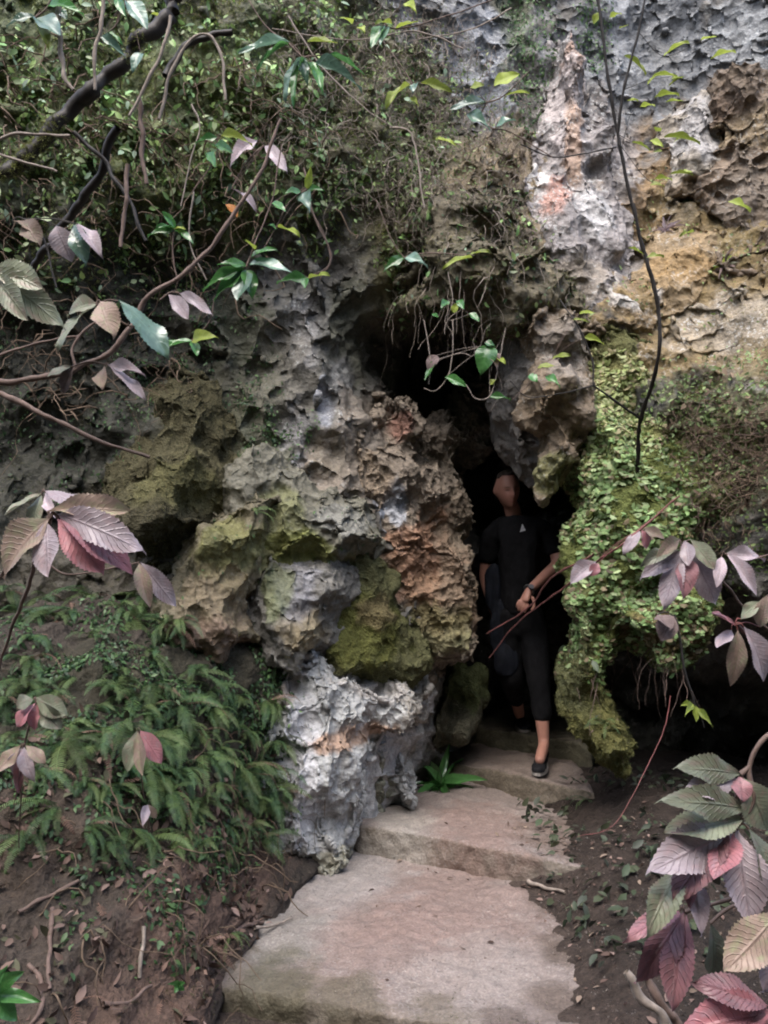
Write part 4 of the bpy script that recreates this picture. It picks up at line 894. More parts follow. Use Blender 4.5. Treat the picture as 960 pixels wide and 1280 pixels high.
for (x, y, s) in [(862, 252, .10), (832, 288, .10)]:
    rosette(x, y, 12, s, 'bluegreen' if y < 260 else 'mauve', 'rosette_plant', 'star shaped %s rosette clinging to the ochre cliff' % ('pale grey green' if y < 260 else 'dark mauve'), 'plant', 'lance', .13, tilt=.5, seed=x)
rosette(905, 335, 9, .14, ['dead', 'bronze', 'lime'], 'rosette_plant', 'half dead drooping rosette with brown and lime leaves on the cliff', 'plant', 'lance', .2, tilt=.3, seed=8)

# ------------------------------------------------------------------ twigs and broad leaved plants
def sprig(name, label, cat, Y, leaves, stem=None, kind='gloss', r=(.003, .002), smat='bark', group=None, dy=-.04, seed=0):
    """leaves: (base x, base y, tip x, tip y, width px, material)"""
    rd = random.Random(seed + int(leaves[0][0]))
    e = empty(name, P(leaves[0][0], leaves[0][1], Y)); tag(e, label, cat, group)
    if stem:
        sticks = stem if isinstance(stem[0], list) else [stem]
        for st in sticks:
            o = link('stem', stick_mesh('stem', [tuple(Vector(q) - e.location) for q in pp(st, Y)], r[0], r[1], seed=seed, n=max(12, 6 * len(st))), M[smat], e)
    for (bx, by, tx, ty, w, mt) in leaves:
        L = math.hypot(tx - bx, ty - by) * mpp(Y)
        y1 = Y + dy * rd.uniform(.2, 1.6)
        put_leaf(e, P(bx, by, Y), P(tx, ty, y1), w * mpp(Y), mt, kind, up=(rd.uniform(-.3, .3), -.75, .55))
        pb, pn = P(bx, by, Y), P(leaves[0][0], leaves[0][1], Y)
        if (pb - pn).length > .006:
            link('leaf_stalk', stick_mesh('leaf_stalk', [tuple(pn - e.location), tuple((pn + pb) / 2 + Vector((0, 0, .01)) - e.location), tuple(pb - e.location)], r[1] * .7, r[1] * .5, n=6, sides=5), M[smat], e)
    return e
BP = 'broad_leaved_plant'
sprig(BP, 'large whorl of broad rose and tan serrated leaves against the dark left wall', 'plant', 1.9,
      [(62, 648, -12, 702, 46, 'tan'), (58, 652, 56, 716, 40, 'mauve'), (72, 648, 127, 702, 46, 'pink'), (74, 646, 160, 692, 46, 'pink'), (60, 640, 158, 628, 26, 'tan'), (70, 642, 166, 668, 40, 'mauve')],
      [(62, 648), (40, 720, 2.1), (10, 800, 2.4), (-20, 900, 2.5)], 'big', (.006, .004), 'bark')
sprig(BP, 'grey green leaf whorl just above the large rose coloured whorl', 'plant', 2.1,
      [(52, 618, 4, 638, 24, 'bronze'), (52, 618, 34, 652, 24, 'bronze'), (56, 614, 102, 624, 26, 'mauve'), (56, 616, 62, 640, 14, 'mauve')], [(52, 618), (20, 680, 2.3), (-20, 760, 2.5)], 'big', (.004, .003))
sprig(BP, 'pair of pale mauve leaves on a thin arching stem over the ferns', 'plant', 2.0,
      [(174, 704, 181, 746, 20, 'tan'), (176, 703, 219, 753, 24, 'mauve')], [(60, 705), (85, 718), (130, 712), (174, 703)], 'big', (.0025, .002))
sprig(BP, 'dim leaf whorl with pink underleaves among the ferns', 'plant', 2.5,
      [(45, 878, 18, 906, 18, 'pink'), (47, 880, 36, 914, 16, 'pink'), (50, 876, 72, 912, 26, 'bronze'), (44, 872, 78, 890, 26, 'bronze'), (42, 874, 20, 880, 22, 'bronze')], [(45, 878), (30, 930, 2.6), (20, 1000, 2.7)], 'big', (.003, .003))
sprig(BP, 'mauve five leaved whorl above the bare soil at the left edge', 'plant', 2.4,
      [(28, 934, 12, 976, 17, 'mauve'), (30, 934, 36, 974, 17, 'mauve'), (32, 932, 56, 950, 16, 'tan'), (26, 932, -8, 962, 20, 'tan'), (28, 936, 18, 992, 12, 'wine')], [(28, 934), (26, 990, 2.5), (24, 1060, 2.65)], 'big', (.003, .002))
sprig(BP, 'three leaved sprig of olive and rose leaves in the fern patch', 'plant', 2.6,
      [(171, 914, 157, 962, 20, 'bronze'), (173, 914, 176, 968, 20, 'tan'), (175, 913, 201, 948, 22, 'pink')], [(173, 914), (176, 960, 2.8), (180, 1000, 3.0)], 'big', (.003, .002))
sprig(BP, 'small mauve pair of leaves over the withered fern fronds', 'plant', 2.7, [(185, 1006, 180, 1024, 11, 'mauve'), (186, 1006, 193, 1022, 11, 'tan')], [(185, 1006), (186, 1040, 2.8)], 'big', (.002, .002))
sprig(BP, 'dull pinkish and grey leaves below the thick dark branch', 'plant', 2.5,
      [(30, 274, 45, 300, 28, 'tan'), (15, 276, 50, 280, 26, 'tan'), (70, 282, 82, 316, 32, 'mauve'), (92, 280, 104, 324, 26, 'bluegreen'), (98, 280, 122, 300, 22, 'mauve')], [(30, 274), (55, 300), (70, 360)], 'big', (.004, .003), 'bark_dark')
sprig(BP, 'drooping grey green leaves with ragged holes at the left edge', 'plant', 2.2,
      [(-15, 336, 64, 384, 40, 'bronze'), (-15, 336, 50, 350, 34, 'bronze'), (-12, 340, 30, 392, 30, 'bronze')], [(-15, 336), (-40, 380)], 'big', (.004, .003))
sprig(BP, 'spread of long leaves, one rose and the rest grey green, over the forked branch', 'plant', 2.3,
      [(120, 382, 58, 416, 34, 'bronze'), (125, 376, 138, 412, 36, 'tan'), (148, 376, 214, 424, 42, 'bluegreen'), (122, 380, 80, 382, 26, 'bronze')], [(125, 378), (150, 400), (165, 408)], 'big', (.003, .003))
sprig(BP, 'mauve and grey drooping leaves beneath the forked branch', 'plant', 2.35,
      [(135, 456, 180, 484, 18, 'mauve'), (135, 456, 178, 462, 16, 'mauve'), (130, 458, 122, 480, 20, 'tan'), (90, 458, 58, 468, 20, 'bronze'), (92, 460, 72, 484, 18, 'dead')], [(90, 458), (112, 452), (135, 456)], 'big', (.003, .002))
sprig(BP, 'two narrow mauve leaves hanging under the branch by the glossy twigs', 'plant', 2.6,
      [(210, 368, 236, 394, 18, 'mauve'), (224, 366, 262, 380, 12, 'mauve')], [(200, 375), (212, 366), (224, 366)], 'big', (.003, .002))
sprig(BP, 'mauve leaves beside an orange dead leaf in the upper tangle', 'plant', 3.0, [(330, 182, 358, 200, 16, 'mauve'), (322, 176, 285, 190, 18, 'mauve'), (290, 236, 322, 250, 16, 'mauve'), (282, 256, 296, 262, 14, 'orange')], [(330, 182), (310, 200), (290, 236)], 'big', (.003, .002))
# right side
sprig(BP, 'mauve leaf whorl with one wine red leaf in front of the liverwort boulder', 'plant', 2.2,
      [(853, 690, 808, 712, 26, 'mauve'), (852, 692, 830, 750, 28, 'mauve'), (858, 692, 857, 744, 26, 'wine'), (864, 690, 903, 754, 34, 'mauve'), (850, 686, 806, 698, 18, 'bronze'), (856, 676, 862, 704, 18, 'mauve'), (862, 674, 896, 708, 20, 'bronze'), (850, 674, 826, 690, 16, 'tan')],
      [[(858, 690), (900, 720, 2.35), (930, 760, 2.5), (975, 800, 2.6)], [(858, 690), (856, 676)]], 'big', (.004, .003))
sprig(BP, 'pair of long narrow mauve leaves at the right edge above the dark hollow', 'plant', 2.2,
      [(906, 692, 960, 694, 18, 'mauve'), (908, 692, 952, 734, 20, 'mauve'), (902, 696, 898, 722, 16, 'mauve')], [(906, 692), (930, 700), (980, 690)], 'big', (.003, .002))
sprig(BP, 'rosy whorl drooping over the dark hollow at the right edge', 'plant', 2.1,
      [(918, 782, 896, 764, 18, 'pink'), (914, 788, 898, 806, 18, 'mauve'), (922, 788, 920, 848, 24, 'tan'), (930, 784, 972, 846, 34, 'mauve'), (926, 774, 944, 752, 18, 'bronze'), (950, 784, 954, 756, 20, 'tan')], [(922, 782), (945, 800, 2.2), (990, 810, 2.3)], 'big', (.004, .003), 'stem_red')
sprig(BP, 'small curled leaves on a long red stem crossing the liverwort', 'plant', 2.6,
      [(800, 662, 783, 686, 14, 'mauve'), (802, 662, 812, 684, 14, 'pink'), (804, 660, 832, 672, 14, 'tan'), (745, 702, 712, 722, 22, 'mauve'), (748, 704, 740, 716, 14, 'pink')],
      [[(800, 662, 2.6), (770, 686, 2.6), (745, 703, 2.7), (700, 738, 3.0), (645, 780, 3.4), (612, 822, 3.6)], [(742, 694, 2.65), (690, 722, 3.0), (660, 760, 3.3), (608, 792, 3.6)], [(800, 662), (825, 640), (850, 620)]], 'big', (.0042, .0022), 'stem_red')
sprig(BP, 'withered grey leaf hanging on a dark twig over the boulder', 'plant', 2.5, [(822, 768, 838, 782, 26, 'dead'), (842, 770, 826, 792, 28, 'dead')], [(842, 768), (850, 800), (856, 840), (868, 878)], 'big', (.004, .003), 'bark_dark')
sprig(BP, 'tiny lime leaves at the tip of a twig hanging in the dark hollow', 'plant', 2.5, [(866, 880, 858, 892, 7, 'lime'), (868, 882, 872, 902, 8, 'lime'), (872, 886, 890, 906, 7, 'lime'), (862, 878, 852, 882, 6, 'lime')], [(866, 878), (874, 890), (880, 910)], 'gloss', (.002, .0015), 'bark_dark')
sprig(BP, 'big cluster of quilted mauve and red leaves in the lower right foreground', 'plant', 1.5,
      [(918, 1036, 834, 1076, 52, 'mauve'), (912, 1036, 848, 1102, 46, 'wine'), (915, 1040, 898, 1092, 34, 'pink'), (922, 1038, 944, 1160, 52, 'mauve'), (930, 1024, 838, 1036, 44, 'bronze'), (935, 1012, 854, 988, 36, 'bronze'), (936, 1036, 985, 1110, 44, 'bronze'), (925, 968, 864, 952, 34, 'bronze'), (928, 972, 968, 1040, 50, 'bronze'), (922, 976, 872, 982, 34, 'mauve'), (924, 970, 930, 1000, 26, 'wine')],
      [[(918, 1036), (940, 1000), (935, 960), (960, 920), (1010, 900)], [(924, 970), (935, 960)]], 'big', (.005, .004), dy=-.07)
sprig(BP, 'olive green serrated leaf and two small pink leaves under the big cluster', 'plant', 1.5,
      [(850, 1082, 812, 1162, 36, 'bronze'), (866, 1092, 880, 1168, 24, 'mauve'), (862, 1094, 864, 1132, 14, 'pink'), (880, 1080, 902, 1104, 14, 'bronze')], [(866, 1090), (890, 1060), (918, 1040)], 'big', (.003, .003), dy=-.06)
sprig(BP, 'wine red pair of quilted leaves above the broken sticks', 'plant', 1.55,
      [(856, 1140, 798, 1232, 38, 'wine'), (858, 1142, 838, 1256, 38, 'wine'), (850, 1138, 802, 1152, 26, 'wine')], [(856, 1140), (890, 1130), (950, 1120), (1000, 1130)], 'big', (.004, .003), dy=-.06)
sprig(BP, 'single hanging grey olive leaf beside the wine red pair', 'plant', 1.6, [(888, 1154, 906, 1226, 38, 'bronze')], [(888, 1154), (920, 1130), (990, 1120)], 'big', (.003, .003), dy=-.05)
sprig(BP, 'broad tan leaf with serrated rim and a mauve one behind at the right edge', 'plant', 1.45, [(972, 1140, 920, 1208, 52, 'tan'), (985, 1170, 958, 1242, 44, 'mauve')], [(972, 1140), (1000, 1130)], 'big', (.004, .003), dy=-.05)
sprig(BP, 'dark wine and pink leaves at the bottom right corner', 'plant', 1.4, [(962, 1258, 890, 1222, 40, 'wine'), (965, 1266, 872, 1282, 56, 'pink'), (960, 1262, 950, 1310, 40, 'wine')], [(962, 1260), (1010, 1240)], 'big', (.004, .003), dy=-.05)

# glossy green twigs
GT = 'leafy_twig'
def tw(label, Y, L, stem, kind='gloss', smat='bark', r=(.003, .0018)): return sprig(GT, label, 'twig', Y, L, stem, kind, r, smat, seed=int(Y * 37))
tw('four leaved glossy green sprig above the forked branch', 2.5, [(218, 286, 206, 264, 12, 'glossy'), (218, 287, 184, 292, 12, 'glossy'), (218, 288, 242, 302, 13, 'glossy'), (218, 285, 196, 280, 9, 'glossy'), (219, 286, 230, 282, 8, 'lime')], [(218, 287), (216, 320), (222, 350)])
tw('glossy bunch of broad green leaves hanging before the pale rock', 2.6, [(306, 338, 252, 348, 16, 'glossy'), (306, 340, 296, 372, 30, 'bluegreen'), (306, 340, 264, 364, 16, 'glossy'), (308, 338, 318, 366, 22, 'glossy'), (308, 334, 276, 322, 14, 'glossy'), (312, 330, 364, 336, 24, 'bluegreen'), (314, 322, 340, 304, 16, 'glossy'), (318, 312, 308, 298, 10, 'lime')], [(306, 338), (316, 310), (340, 250), (352, 180)])
tw('bright green three leaf sprig low on the dark wall', 2.6, [(240, 426, 194, 434, 16, 'glossy'), (240, 426, 264, 414, 18, 'lime'), (241, 428, 248, 440, 14, 'glossy')], [(240, 426), (262, 400), (268, 370)])
tw('thin twig ending in paired leaves over the pale rock streaks', 2.9, [(384, 348, 346, 350, 11, 'glossy'), (386, 348, 410, 340, 14, 'lime'), (380, 348, 382, 358, 10, 'glossy')], [(384, 348), (412, 330), (404, 290), (380, 250)])
tw('twig with leaf pairs above the cave at the dry tangle', 3.6, [(505, 322, 480, 332, 13, 'glossy'), (506, 322, 534, 328, 14, 'bluegreen'), (590, 322, 556, 324, 13, 'lime'), (588, 318, 612, 312, 12, 'lime')], [[(505, 322), (540, 316), (590, 320)], [(505, 322), (490, 300), (470, 250)]])
tw('long blue green leaves drooping in the top middle', 2.6, [(378, 72, 346, 112, 22, 'bluegreen'), (380, 74, 358, 114, 16, 'glossy'), (390, 78, 404, 110, 16, 'glossy'), (376, 72, 384, 98, 14, 'bluegreen'), (362, 52, 296, 60, 17, 'bluegreen'), (362, 54, 316, 72, 17, 'glossy'), (392, 80, 452, 90, 9, 'bluegreen'), (412, 68, 456, 88, 8, 'glossy'), (384, 52, 422, 50, 14, 'lime')], [[(378, 72), (360, 54), (330, 30), (300, -20)], [(378, 72), (412, 68)]])
tw('hanging leaf pairs at the top beside the dry vines', 2.8, [(480, 32, 462, 56, 17, 'glossy'), (482, 34, 476, 52, 14, 'bluegreen'), (490, 30, 470, 24, 8, 'lime'), (494, 36, 522, 24, 10, 'lime'), (440, 30, 428, 16, 10, 'lime'), (506, 4, 520, 10, 12, 'lime'), (448, 34, 456, 38, 10, 'lime')], [(480, 32), (500, 36), (560, 20), (640, -10)])
tw('sprig of lime and blue leaves in front of the dry vines', 3.2, [(512, 106, 480, 124, 17, 'lime'), (520, 104, 514, 112, 14, 'bluegreen'), (526, 104, 566, 110, 10, 'lime'), (512, 122, 524, 130, 8, 'lime')], [(516, 106), (500, 80), (470, 40)])
tw('waxy grey blue leaves with a lime one near the pinnacle', 3.2, [(608, 128, 562, 132, 18, 'bluegreen'), (584, 142, 612, 156, 14, 'bluegreen'), (618, 108, 648, 88, 20, 'lime'), (632, 120, 660, 108, 12, 'lime'), (588, 110, 604, 104, 12, 'lime'), (544, 174, 570, 174, 13, 'lime'), (620, 158, 642, 146, 14, 'bluegreen')], [[(608, 128), (630, 120), (660, 90)], [(608, 128), (600, 150), (616, 160), (640, 166), (690, 196)]])
tw('twig of pale leaves behind the pale vertical stick at the top left', 2.4, [(44, 22, 6, 22, 14, 'bluegreen'), (46, 24, 76, 36, 26, 'bluegreen'), (48, 26, 62, 56, 18, 'lime'), (60, 8, 98, 0, 14, 'glossy'), (72, 12, 84, 22, 12, 'bluegreen')], [(44, 22), (60, 8), (70, -20)])
tw('glossy leaves hanging beside the thick mossy branch at the top', 2.5, [(158, 2, 186, 30, 22, 'bluegreen'), (146, 0, 156, 16, 12, 'glossy'), (126, 46, 156, 62, 10, 'bluegreen'), (134, 40, 152, 48, 8, 'glossy'), (176, 66, 164, 82, 16, 'bluegreen'), (196, 20, 190, 14, 8, 'lime')], [[(158, 2), (150, -20)], [(158, 2), (146, 30), (130, 44)]])
tw('narrow green leaves before the dark hollow at the top left', 2.7, [(272, 172, 244, 176, 8, 'glossy'), (276, 170, 312, 168, 9, 'lime'), (268, 182, 290, 186, 10, 'glossy'), (258, 192, 270, 204, 10, 'glossy')], [(272, 172), (268, 200), (240, 240)])
tw('bright sprig with hanging leaves by the mossy lip', 2.8, [(384, 236, 388, 210, 10, 'lime'), (384, 238, 402, 232, 8, 'glossy'), (380, 240, 384, 258, 18, 'bluegreen'), (376, 240, 358, 236, 12, 'glossy'), (340, 254, 356, 262, 12, 'glossy'), (348, 284, 374, 290, 13, 'lime'), (346, 286, 336, 280, 9, 'glossy')], [(384, 236), (362, 252), (346, 282), (330, 310)])
tw('serrated hanging leaf and small leaves on a vine across the cave mouth', 3.8, [(612, 432, 600, 462, 28, 'glossy'), (618, 446, 632, 452, 10, 'lime'), (606, 428, 620, 432, 10, 'glossy'), (544, 452, 530, 474, 11, 'glossy'), (556, 472, 584, 480, 11, 'glossy'), (612, 496, 638, 496, 8, 'glossy'), (612, 480, 620, 474, 8, 'lime'), (546, 444, 534, 462, 16, 'dead'), (616, 440, 622, 460, 12, 'dead')],
   [[(566, 400), (566, 440), (560, 470), (545, 488), (530, 486)], [(530, 400), (538, 450), (536, 480)], [(545, 450), (575, 442), (590, 446)], [(582, 480), (595, 498), (614, 492), (626, 440), (632, 410)]], smat='bark_grey', r=(.0026, .002))
tw('little round leaves dangling from the mossy brow of the cave', 3.9, [(560, 376, 552, 384, 9, 'glossy'), (572, 376, 580, 384, 9, 'glossy'), (566, 390, 572, 378, 10, 'lime'), (586, 392, 600, 400, 9, 'glossy'), (548, 396, 540, 392, 8, 'glossy')], [(560, 340), (566, 376), (560, 400), (590, 392)], smat='bark_grey', r=(.0022, .0015))
tw('small leaf pairs on the arching side twig in front of the lichened rock', 3.7, [(690, 448, 712, 442, 15, 'lime'), (672, 460, 694, 456, 12, 'lime'), (662, 468, 672, 476, 13, 'glossy'), (682, 470, 700, 480, 10, 'glossy'), (724, 392, 746, 390, 7, 'lime'), (716, 400, 736, 398, 7, 'lime'), (730, 422, 756, 424, 7, 'lime')], [(690, 448), (672, 462), (660, 480), (640, 500)], r=(.002, .0015))
# lower left seedling
tw('fresh green seedling at the bottom left corner', 1.9, [(-6, 1238, 24, 1214, 18, 'glossy'), (-4, 1244, 42, 1246, 18, 'glossy'), (-4, 1250, 20, 1276, 22, 'glossy'), (-8, 1240, 2, 1212, 16, 'glossy')], [(-5, 1244), (-10, 1300)])
tw('four round leaflets of a tiny seedling on the landing edge', 2.7, [(223, 1232, 217, 1228, 7, 'glossy'), (223, 1232, 230, 1229, 7, 'glossy'), (223, 1233, 219, 1239, 7, 'glossy'), (224, 1233, 230, 1237, 7, 'glossy')], [(223, 1232), (224, 1248)], r=(.0015, .001))

# ------------------------------------------------------------------ branches and the sapling
e = branch('mossy_branch', 'thick dark wet branch slanting across the top left corner', [(-40, 245), (20, 205), (62, 165), (108, 118), (150, 76), (195, 34), (235, -30)], .026, .022, 'bark_dark', Y=2.6, seed=3, n=60, sides=12)
scatter('moss', e, 700, [(40, 190, 2.6, 70, 60, 1.0), (160, 60, 2.6, 30, 30, .5)], (.008, .022), 'tuft', [(.2, .22, .06), (.28, .3, .1), (.14, .15, .05)], 'foliage', 971, tilt=.6, lift=0)
branch('forked_branch', 'brown branch curving up from the left edge to the upper tangle', [(-20, 480), (60, 472), (112, 455), (152, 424), (186, 374), (242, 330), (292, 268), (332, 200), (352, 150)], .0095, .005, 'bark', Y=2.4, seed=4, n=70)
branch('bare_branch', 'bare straight branch tapering downwards below the forked branch', [(-20, 482), (50, 516), (110, 546), (186, 571)], .010, .005, 'bark', Y=2.5, seed=5, n=44)
branch('dark_branch', 'crooked dark branch dropping from the mossy branch', [(148, 160, 2.7), (118, 228, 2.8), (72, 292, 2.9), (40, 340, 3.0)], .016, .012, 'bark_dark', seed=6, n=36)
branch('bare_branch', 'dark arched branch beside a drooping brown stalk at the top', [(205, 95), (228, 62), (258, 45), (290, 40)], .014, .010, 'bark_dark', Y=2.8, seed=7, n=30)
branch('drooping_stalk', 'tan stalk bending over like a hook at the top left', [(198, 150), (214, 88), (240, 50), (264, 46), (278, 80), (282, 126)], .005, .0045, 'bark_grey', 'stalk', Y=2.6, seed=8, n=40)
branch('pale_stick', 'pale vertical stick hanging at the top left', [(73, -20), (76, 50), (80, 90), (92, 112)], .0075, .006, 'bark_grey', 'stick', Y=2.4, seed=9, n=30)
branch('pale_stick', 'thin grey stick standing beside the thick mossy branch', [(134, -20), (124, 40), (118, 70), (118, 112)], .007, .005, 'bark_grey', 'stick', Y=2.45, seed=10, n=30)
branch('pale_stick', 'pale twig lying level over the thick mossy branch', [(-20, 182), (16, 168), (50, 168), (88, 170)], .005, .004, 'bark_grey', 'stick', Y=2.45, seed=11, n=26)
branch('pale_stick', 'whitish twig under the thick mossy branch', [(-20, 188), (30, 202), (62, 212), (72, 216)], .004, .003, 'bark_grey', 'stick', Y=2.35, seed=12, n=24)
branch('hanging_root', 'pinkish hanging root with a split tip above the leaf spread', [(160, 206), (156, 262), (151, 308)], .0075, .0055, 'bark', 'root', Y=2.5, seed=13, n=24)
branch('hanging_root', 'long thin mossy root hanging from the root mass', [(172, 120), (178, 165), (176, 190), (182, 230)], .008, .006, 'bark', 'root', Y=2.6, seed=14, n=26)
branch('dark_branch', 'thin dark branch running down from the root mass', [(95, 165), (128, 198), (146, 228), (165, 260), (182, 300)], .008, .005, 'bark_dark', Y=2.6, seed=15, n=32)
branch('bare_branch', 'grey twig leaning before the root mass', [(212, 20), (205, 60), (180, 110), (162, 145)], .0055, .0045, 'bark_grey', Y=2.5, seed=16, n=26)
branch('bare_branch', 'thin red brown twig fan at the left edge under the spread leaves', [(-20, 452, 2.6), (40, 430, 2.6), (100, 420, 2.6)], .005, .003, 'bark', seed=17, n=24)
branch('bare_branch', 'looping thin twig under the spread leaves', [(95, 462), (90, 440), (100, 418), (118, 404)], .005, .004, 'bark', Y=2.5, seed=18, n=24)
branch('thin_vine', 'thin vine hanging from the mossy lip before the pale rock', [(380, 210), (392, 270), (414, 318), (400, 350)], .0035, .0025, 'bark', 'vine', Y=2.9, seed=19, n=30)
branch('thin_vine', 'yellowish arched vine above the mossy brow of the cave', [(488, 160), (512, 165), (522, 200), (530, 260)], .005, .004, 'bark_grey', 'vine', Y=3.8, seed=20, n=28)
for k, (a, lab) in enumerate([([(242, 240), (236, 300), (258, 350)], 'fine upright twig left of the glossy bunch'), ([(240, 130), (250, 160), (238, 200), (226, 258)], 'thin grey twig leaning down through the upper left tangle'), ([(360, 20), (400, 80), (450, 130), (492, 160)], 'long thin grey twig slanting through the upper tangle'), ([(580, 60), (520, 40), (440, 50), (340, 36)], 'level thin twig across the top of the tangle'), ([(640, 10), (590, 36), (510, 52)], 'thin brown twig reaching in beside the bluish rock')]):
    branch('thin_twig', lab, a, .0035, .0022, 'bark_grey', 'twig', Y=2.9 + .15 * k, seed=21 + k, n=28)
sap = empty('sapling', S(797, 584)[0]); tag(sap, 'slender dark forked sapling rising from the top of the liverwort boulder', 'sapling')
def sap_part(pts, r0, r1, seed): return link('stem', stick_mesh('stem', [tuple(Vector(q) - sap.location) for q in pp(pts)], r0, r1, seed=seed, n=14 * len(pts), sides=9, wob=.25), M['bark_dark'], sap)
q = S(797, 584)[0].y
sap_part([(797, 590, q), (798, 550, q - .1), (801, 524, q - .18), (822, 452, 3.7), (822, 380, 3.65), (796, 280, 3.6), (772, 168, 3.55), (758, 80, 3.5), (744, -30, 3.45)], .011, .0065, 30)
sap_part([(772, 168, 3.55), (780, 110, 3.5), (798, 40, 3.45), (812, -30, 3.4)], .0065, .005, 31)
sap_part([(801, 524, q - .18), (770, 502, 3.75), (742, 482, 3.7)], .006, .0045, 32)
sap_part([(742, 482, 3.7), (740, 450, 3.7), (724, 410, 3.7), (700, 375, 3.75)], .0045, .003, 33)
sap_part([(742, 482, 3.7), (700, 492, 3.75), (660, 496, 3.8), (638, 476, 3.8)], .0035, .0025, 34)
sap_part([(770, 184, 3.55), (730, 192, 3.5), (690, 196, 3.5), (650, 180, 3.45)], .0035, .0025, 35)
for (bx, by, tx, ty, w) in [(830, 70, 858, 46, 16), (876, 50, 896, 44, 15), (888, 74, 918, 58, 14), (780, 70, 812, 84, 9), (816, 96, 846, 88, 8), (838, 100, 852, 94, 10), (836, 108, 852, 92, 6), (810, 106, 824, 86, 12), (784, 126, 798, 124, 8), (830, 172, 876, 168, 6), (842, 178, 850, 172, 9), (816, 190, 828, 188, 10), (818, 224, 840, 220, 5), (838, 218, 866, 212, 5),
                         (818, 122, 848, 112, 6), (832, 128, 854, 122, 7), (800, 134, 818, 128, 8), (812, 176, 830, 182, 8), (790, 178, 814, 182, 5), (910, 252, 940, 260, 9), (812, 232, 830, 228, 9), (742, 30, 752, 10, 8), (762, 22, 776, 14, 9), (774, 36, 786, 30, 8), (850, 215, 866, 214, 4), (786, 310, 806, 314, 5), (808, 322, 830, 318, 6), (868, 290, 850, 292, 6), (820, 164, 826, 158, 10)]:
    Yl = 3.5; put_leaf(sap, P(bx, by, Yl), P(tx, ty, Yl - .03), w * mpp(Yl) * 1.1, 'lime', 'lance', up=(random.uniform(-.4, .4), -.5, .7))
for st in ([(798, 40, 3.45), (830, 70, 3.5), (876, 52, 3.5)], [(780, 112, 3.5), (812, 100, 3.5), (838, 96, 3.5)], [(772, 168, 3.55), (800, 180, 3.5), (842, 178, 3.5), (870, 170, 3.5)], [(774, 180, 3.55), (812, 226, 3.5), (840, 220, 3.5)], [(776, 190, 3.55), (790, 140, 3.5), (820, 124, 3.5)]):
    sap_part(st, .0016, .001, 36)
# ground sticks
branch('broken_stick', 'pale broken stick leaning at the foot of the red leaves', [(783, 1214), (800, 1242), (822, 1268), (846, 1310)], .008, .011, 'bark_grey', 'stick', Y=1.85, seed=40, n=30)
branch('broken_stick', 'second broken stick crossing behind the pale one', [(803, 1212), (826, 1255), (850, 1290)], .009, .011, 'bark', 'stick', Y=1.95, seed=41, n=30)
def ground_stick(name, label, pts, r, mat, seed, z=.15): 
    q = [tuple(S(x, y, .01)[0] + Vector((0, 0, r))) for x, y in pts]
    return tag(link(name, stick_mesh(name, q, r, r * .6, seed=seed, n=20), M[mat]), label, 'stick')
ground_stick('fallen_stick', 'pale splinter of wood lying against the low concrete step', [(660, 1106), (682, 1112), (706, 1118)], .009, 'bark_grey', 42)
ground_stick('fallen_stick', 'rusty curved stick on the left edge of the landing', [(290, 1170), (310, 1160), (330, 1154)], .010, 'bark', 43)
ground_stick('fallen_stick', 'forked grey stick beside the rusty one at the landing edge', [(318, 1162), (345, 1158), (366, 1150)], .006, 'bark_grey', 44)
for k, (a, lab) in enumerate([([(66, 1136), (62, 1170), (60, 1238)], 'upright bare stem on the brown soil'), ([(178, 1160), (177, 1200), (176, 1220)], 'pale cut stem standing low on the soil'), ([(35, 1205), (50, 1225), (52, 1260), (30, 1290)], 'muddy root curving down the bank'), ([(20, 1140), (60, 1120), (98, 1102)], 'muddy root lying across the bank'), ([(130, 1255), (165, 1250), (190, 1230)], 'short muddy root near the withered fronds')]):
    q = [tuple(S(x, y, .012)[0]) for x, y in a]
    tag(link('soil_root', stick_mesh('soil_root', q, .007, .006, seed=50 + k, n=24), M['bark' if k != 1 else 'bark_grey']), lab, 'root')
branch('red_twig', 'thin red twig slanting in the dark beneath the boulder', [(838, 870, 3.9), (832, 905, 3.5), (808, 960, 3.1), (768, 1030, 3.0), (722, 1046, 2.95)], .0022, .0014, 'stem_red', 'twig', seed=60, n=34)
# ------------------------------------------------------------------ the person stepping out of the cave
def skinned(chains, sub=2):
    """chains: lists of (point, radius); points that coincide are merged"""
    vs, es, rad, idx = [], [], [], {}
    for ch in chains:
        prev = None
        for p, r in ch:
            k = tuple(round(c, 4) for c in p)
            if k not in idx: idx[k] = len(vs); vs.append(tuple(p)); rad.append(r)
            if prev is not None and prev != idx[k]: es.append((prev, idx[k]))
            prev = idx[k]
    me = bpy.data.meshes.new('skin'); me.from_pydata(vs, es, []); o = bpy.data.objects.new('skin', me); COL.objects.link(o)
    m = o.modifiers.new('skin', 'SKIN'); m.use_smooth_shade = True
    if not me.skin_vertices: me.skin_vertices.new()
    for i, r in enumerate(rad):
        rr_ = r if isinstance(r, tuple) else (r, r)
        me.skin_vertices[0].data[i].radius = rr_; me.skin_vertices[0].data[i].use_root = (i == 0)
    s = o.modifiers.new('sub', 'SUBSURF'); s.levels = sub
    out = eval_mesh(o); bpy.data.meshes.remove(me); return out
def add_to(bm, me):
    bm.from_mesh(me); bpy.data.meshes.remove(me)
PB = P(655, 930, 5.2); person = empty('person', (PB.x, 5.2, .412))
tag(person, 'person in black shirt and cropped trousers stepping down out of the dark cave', 'person')
DY = .35
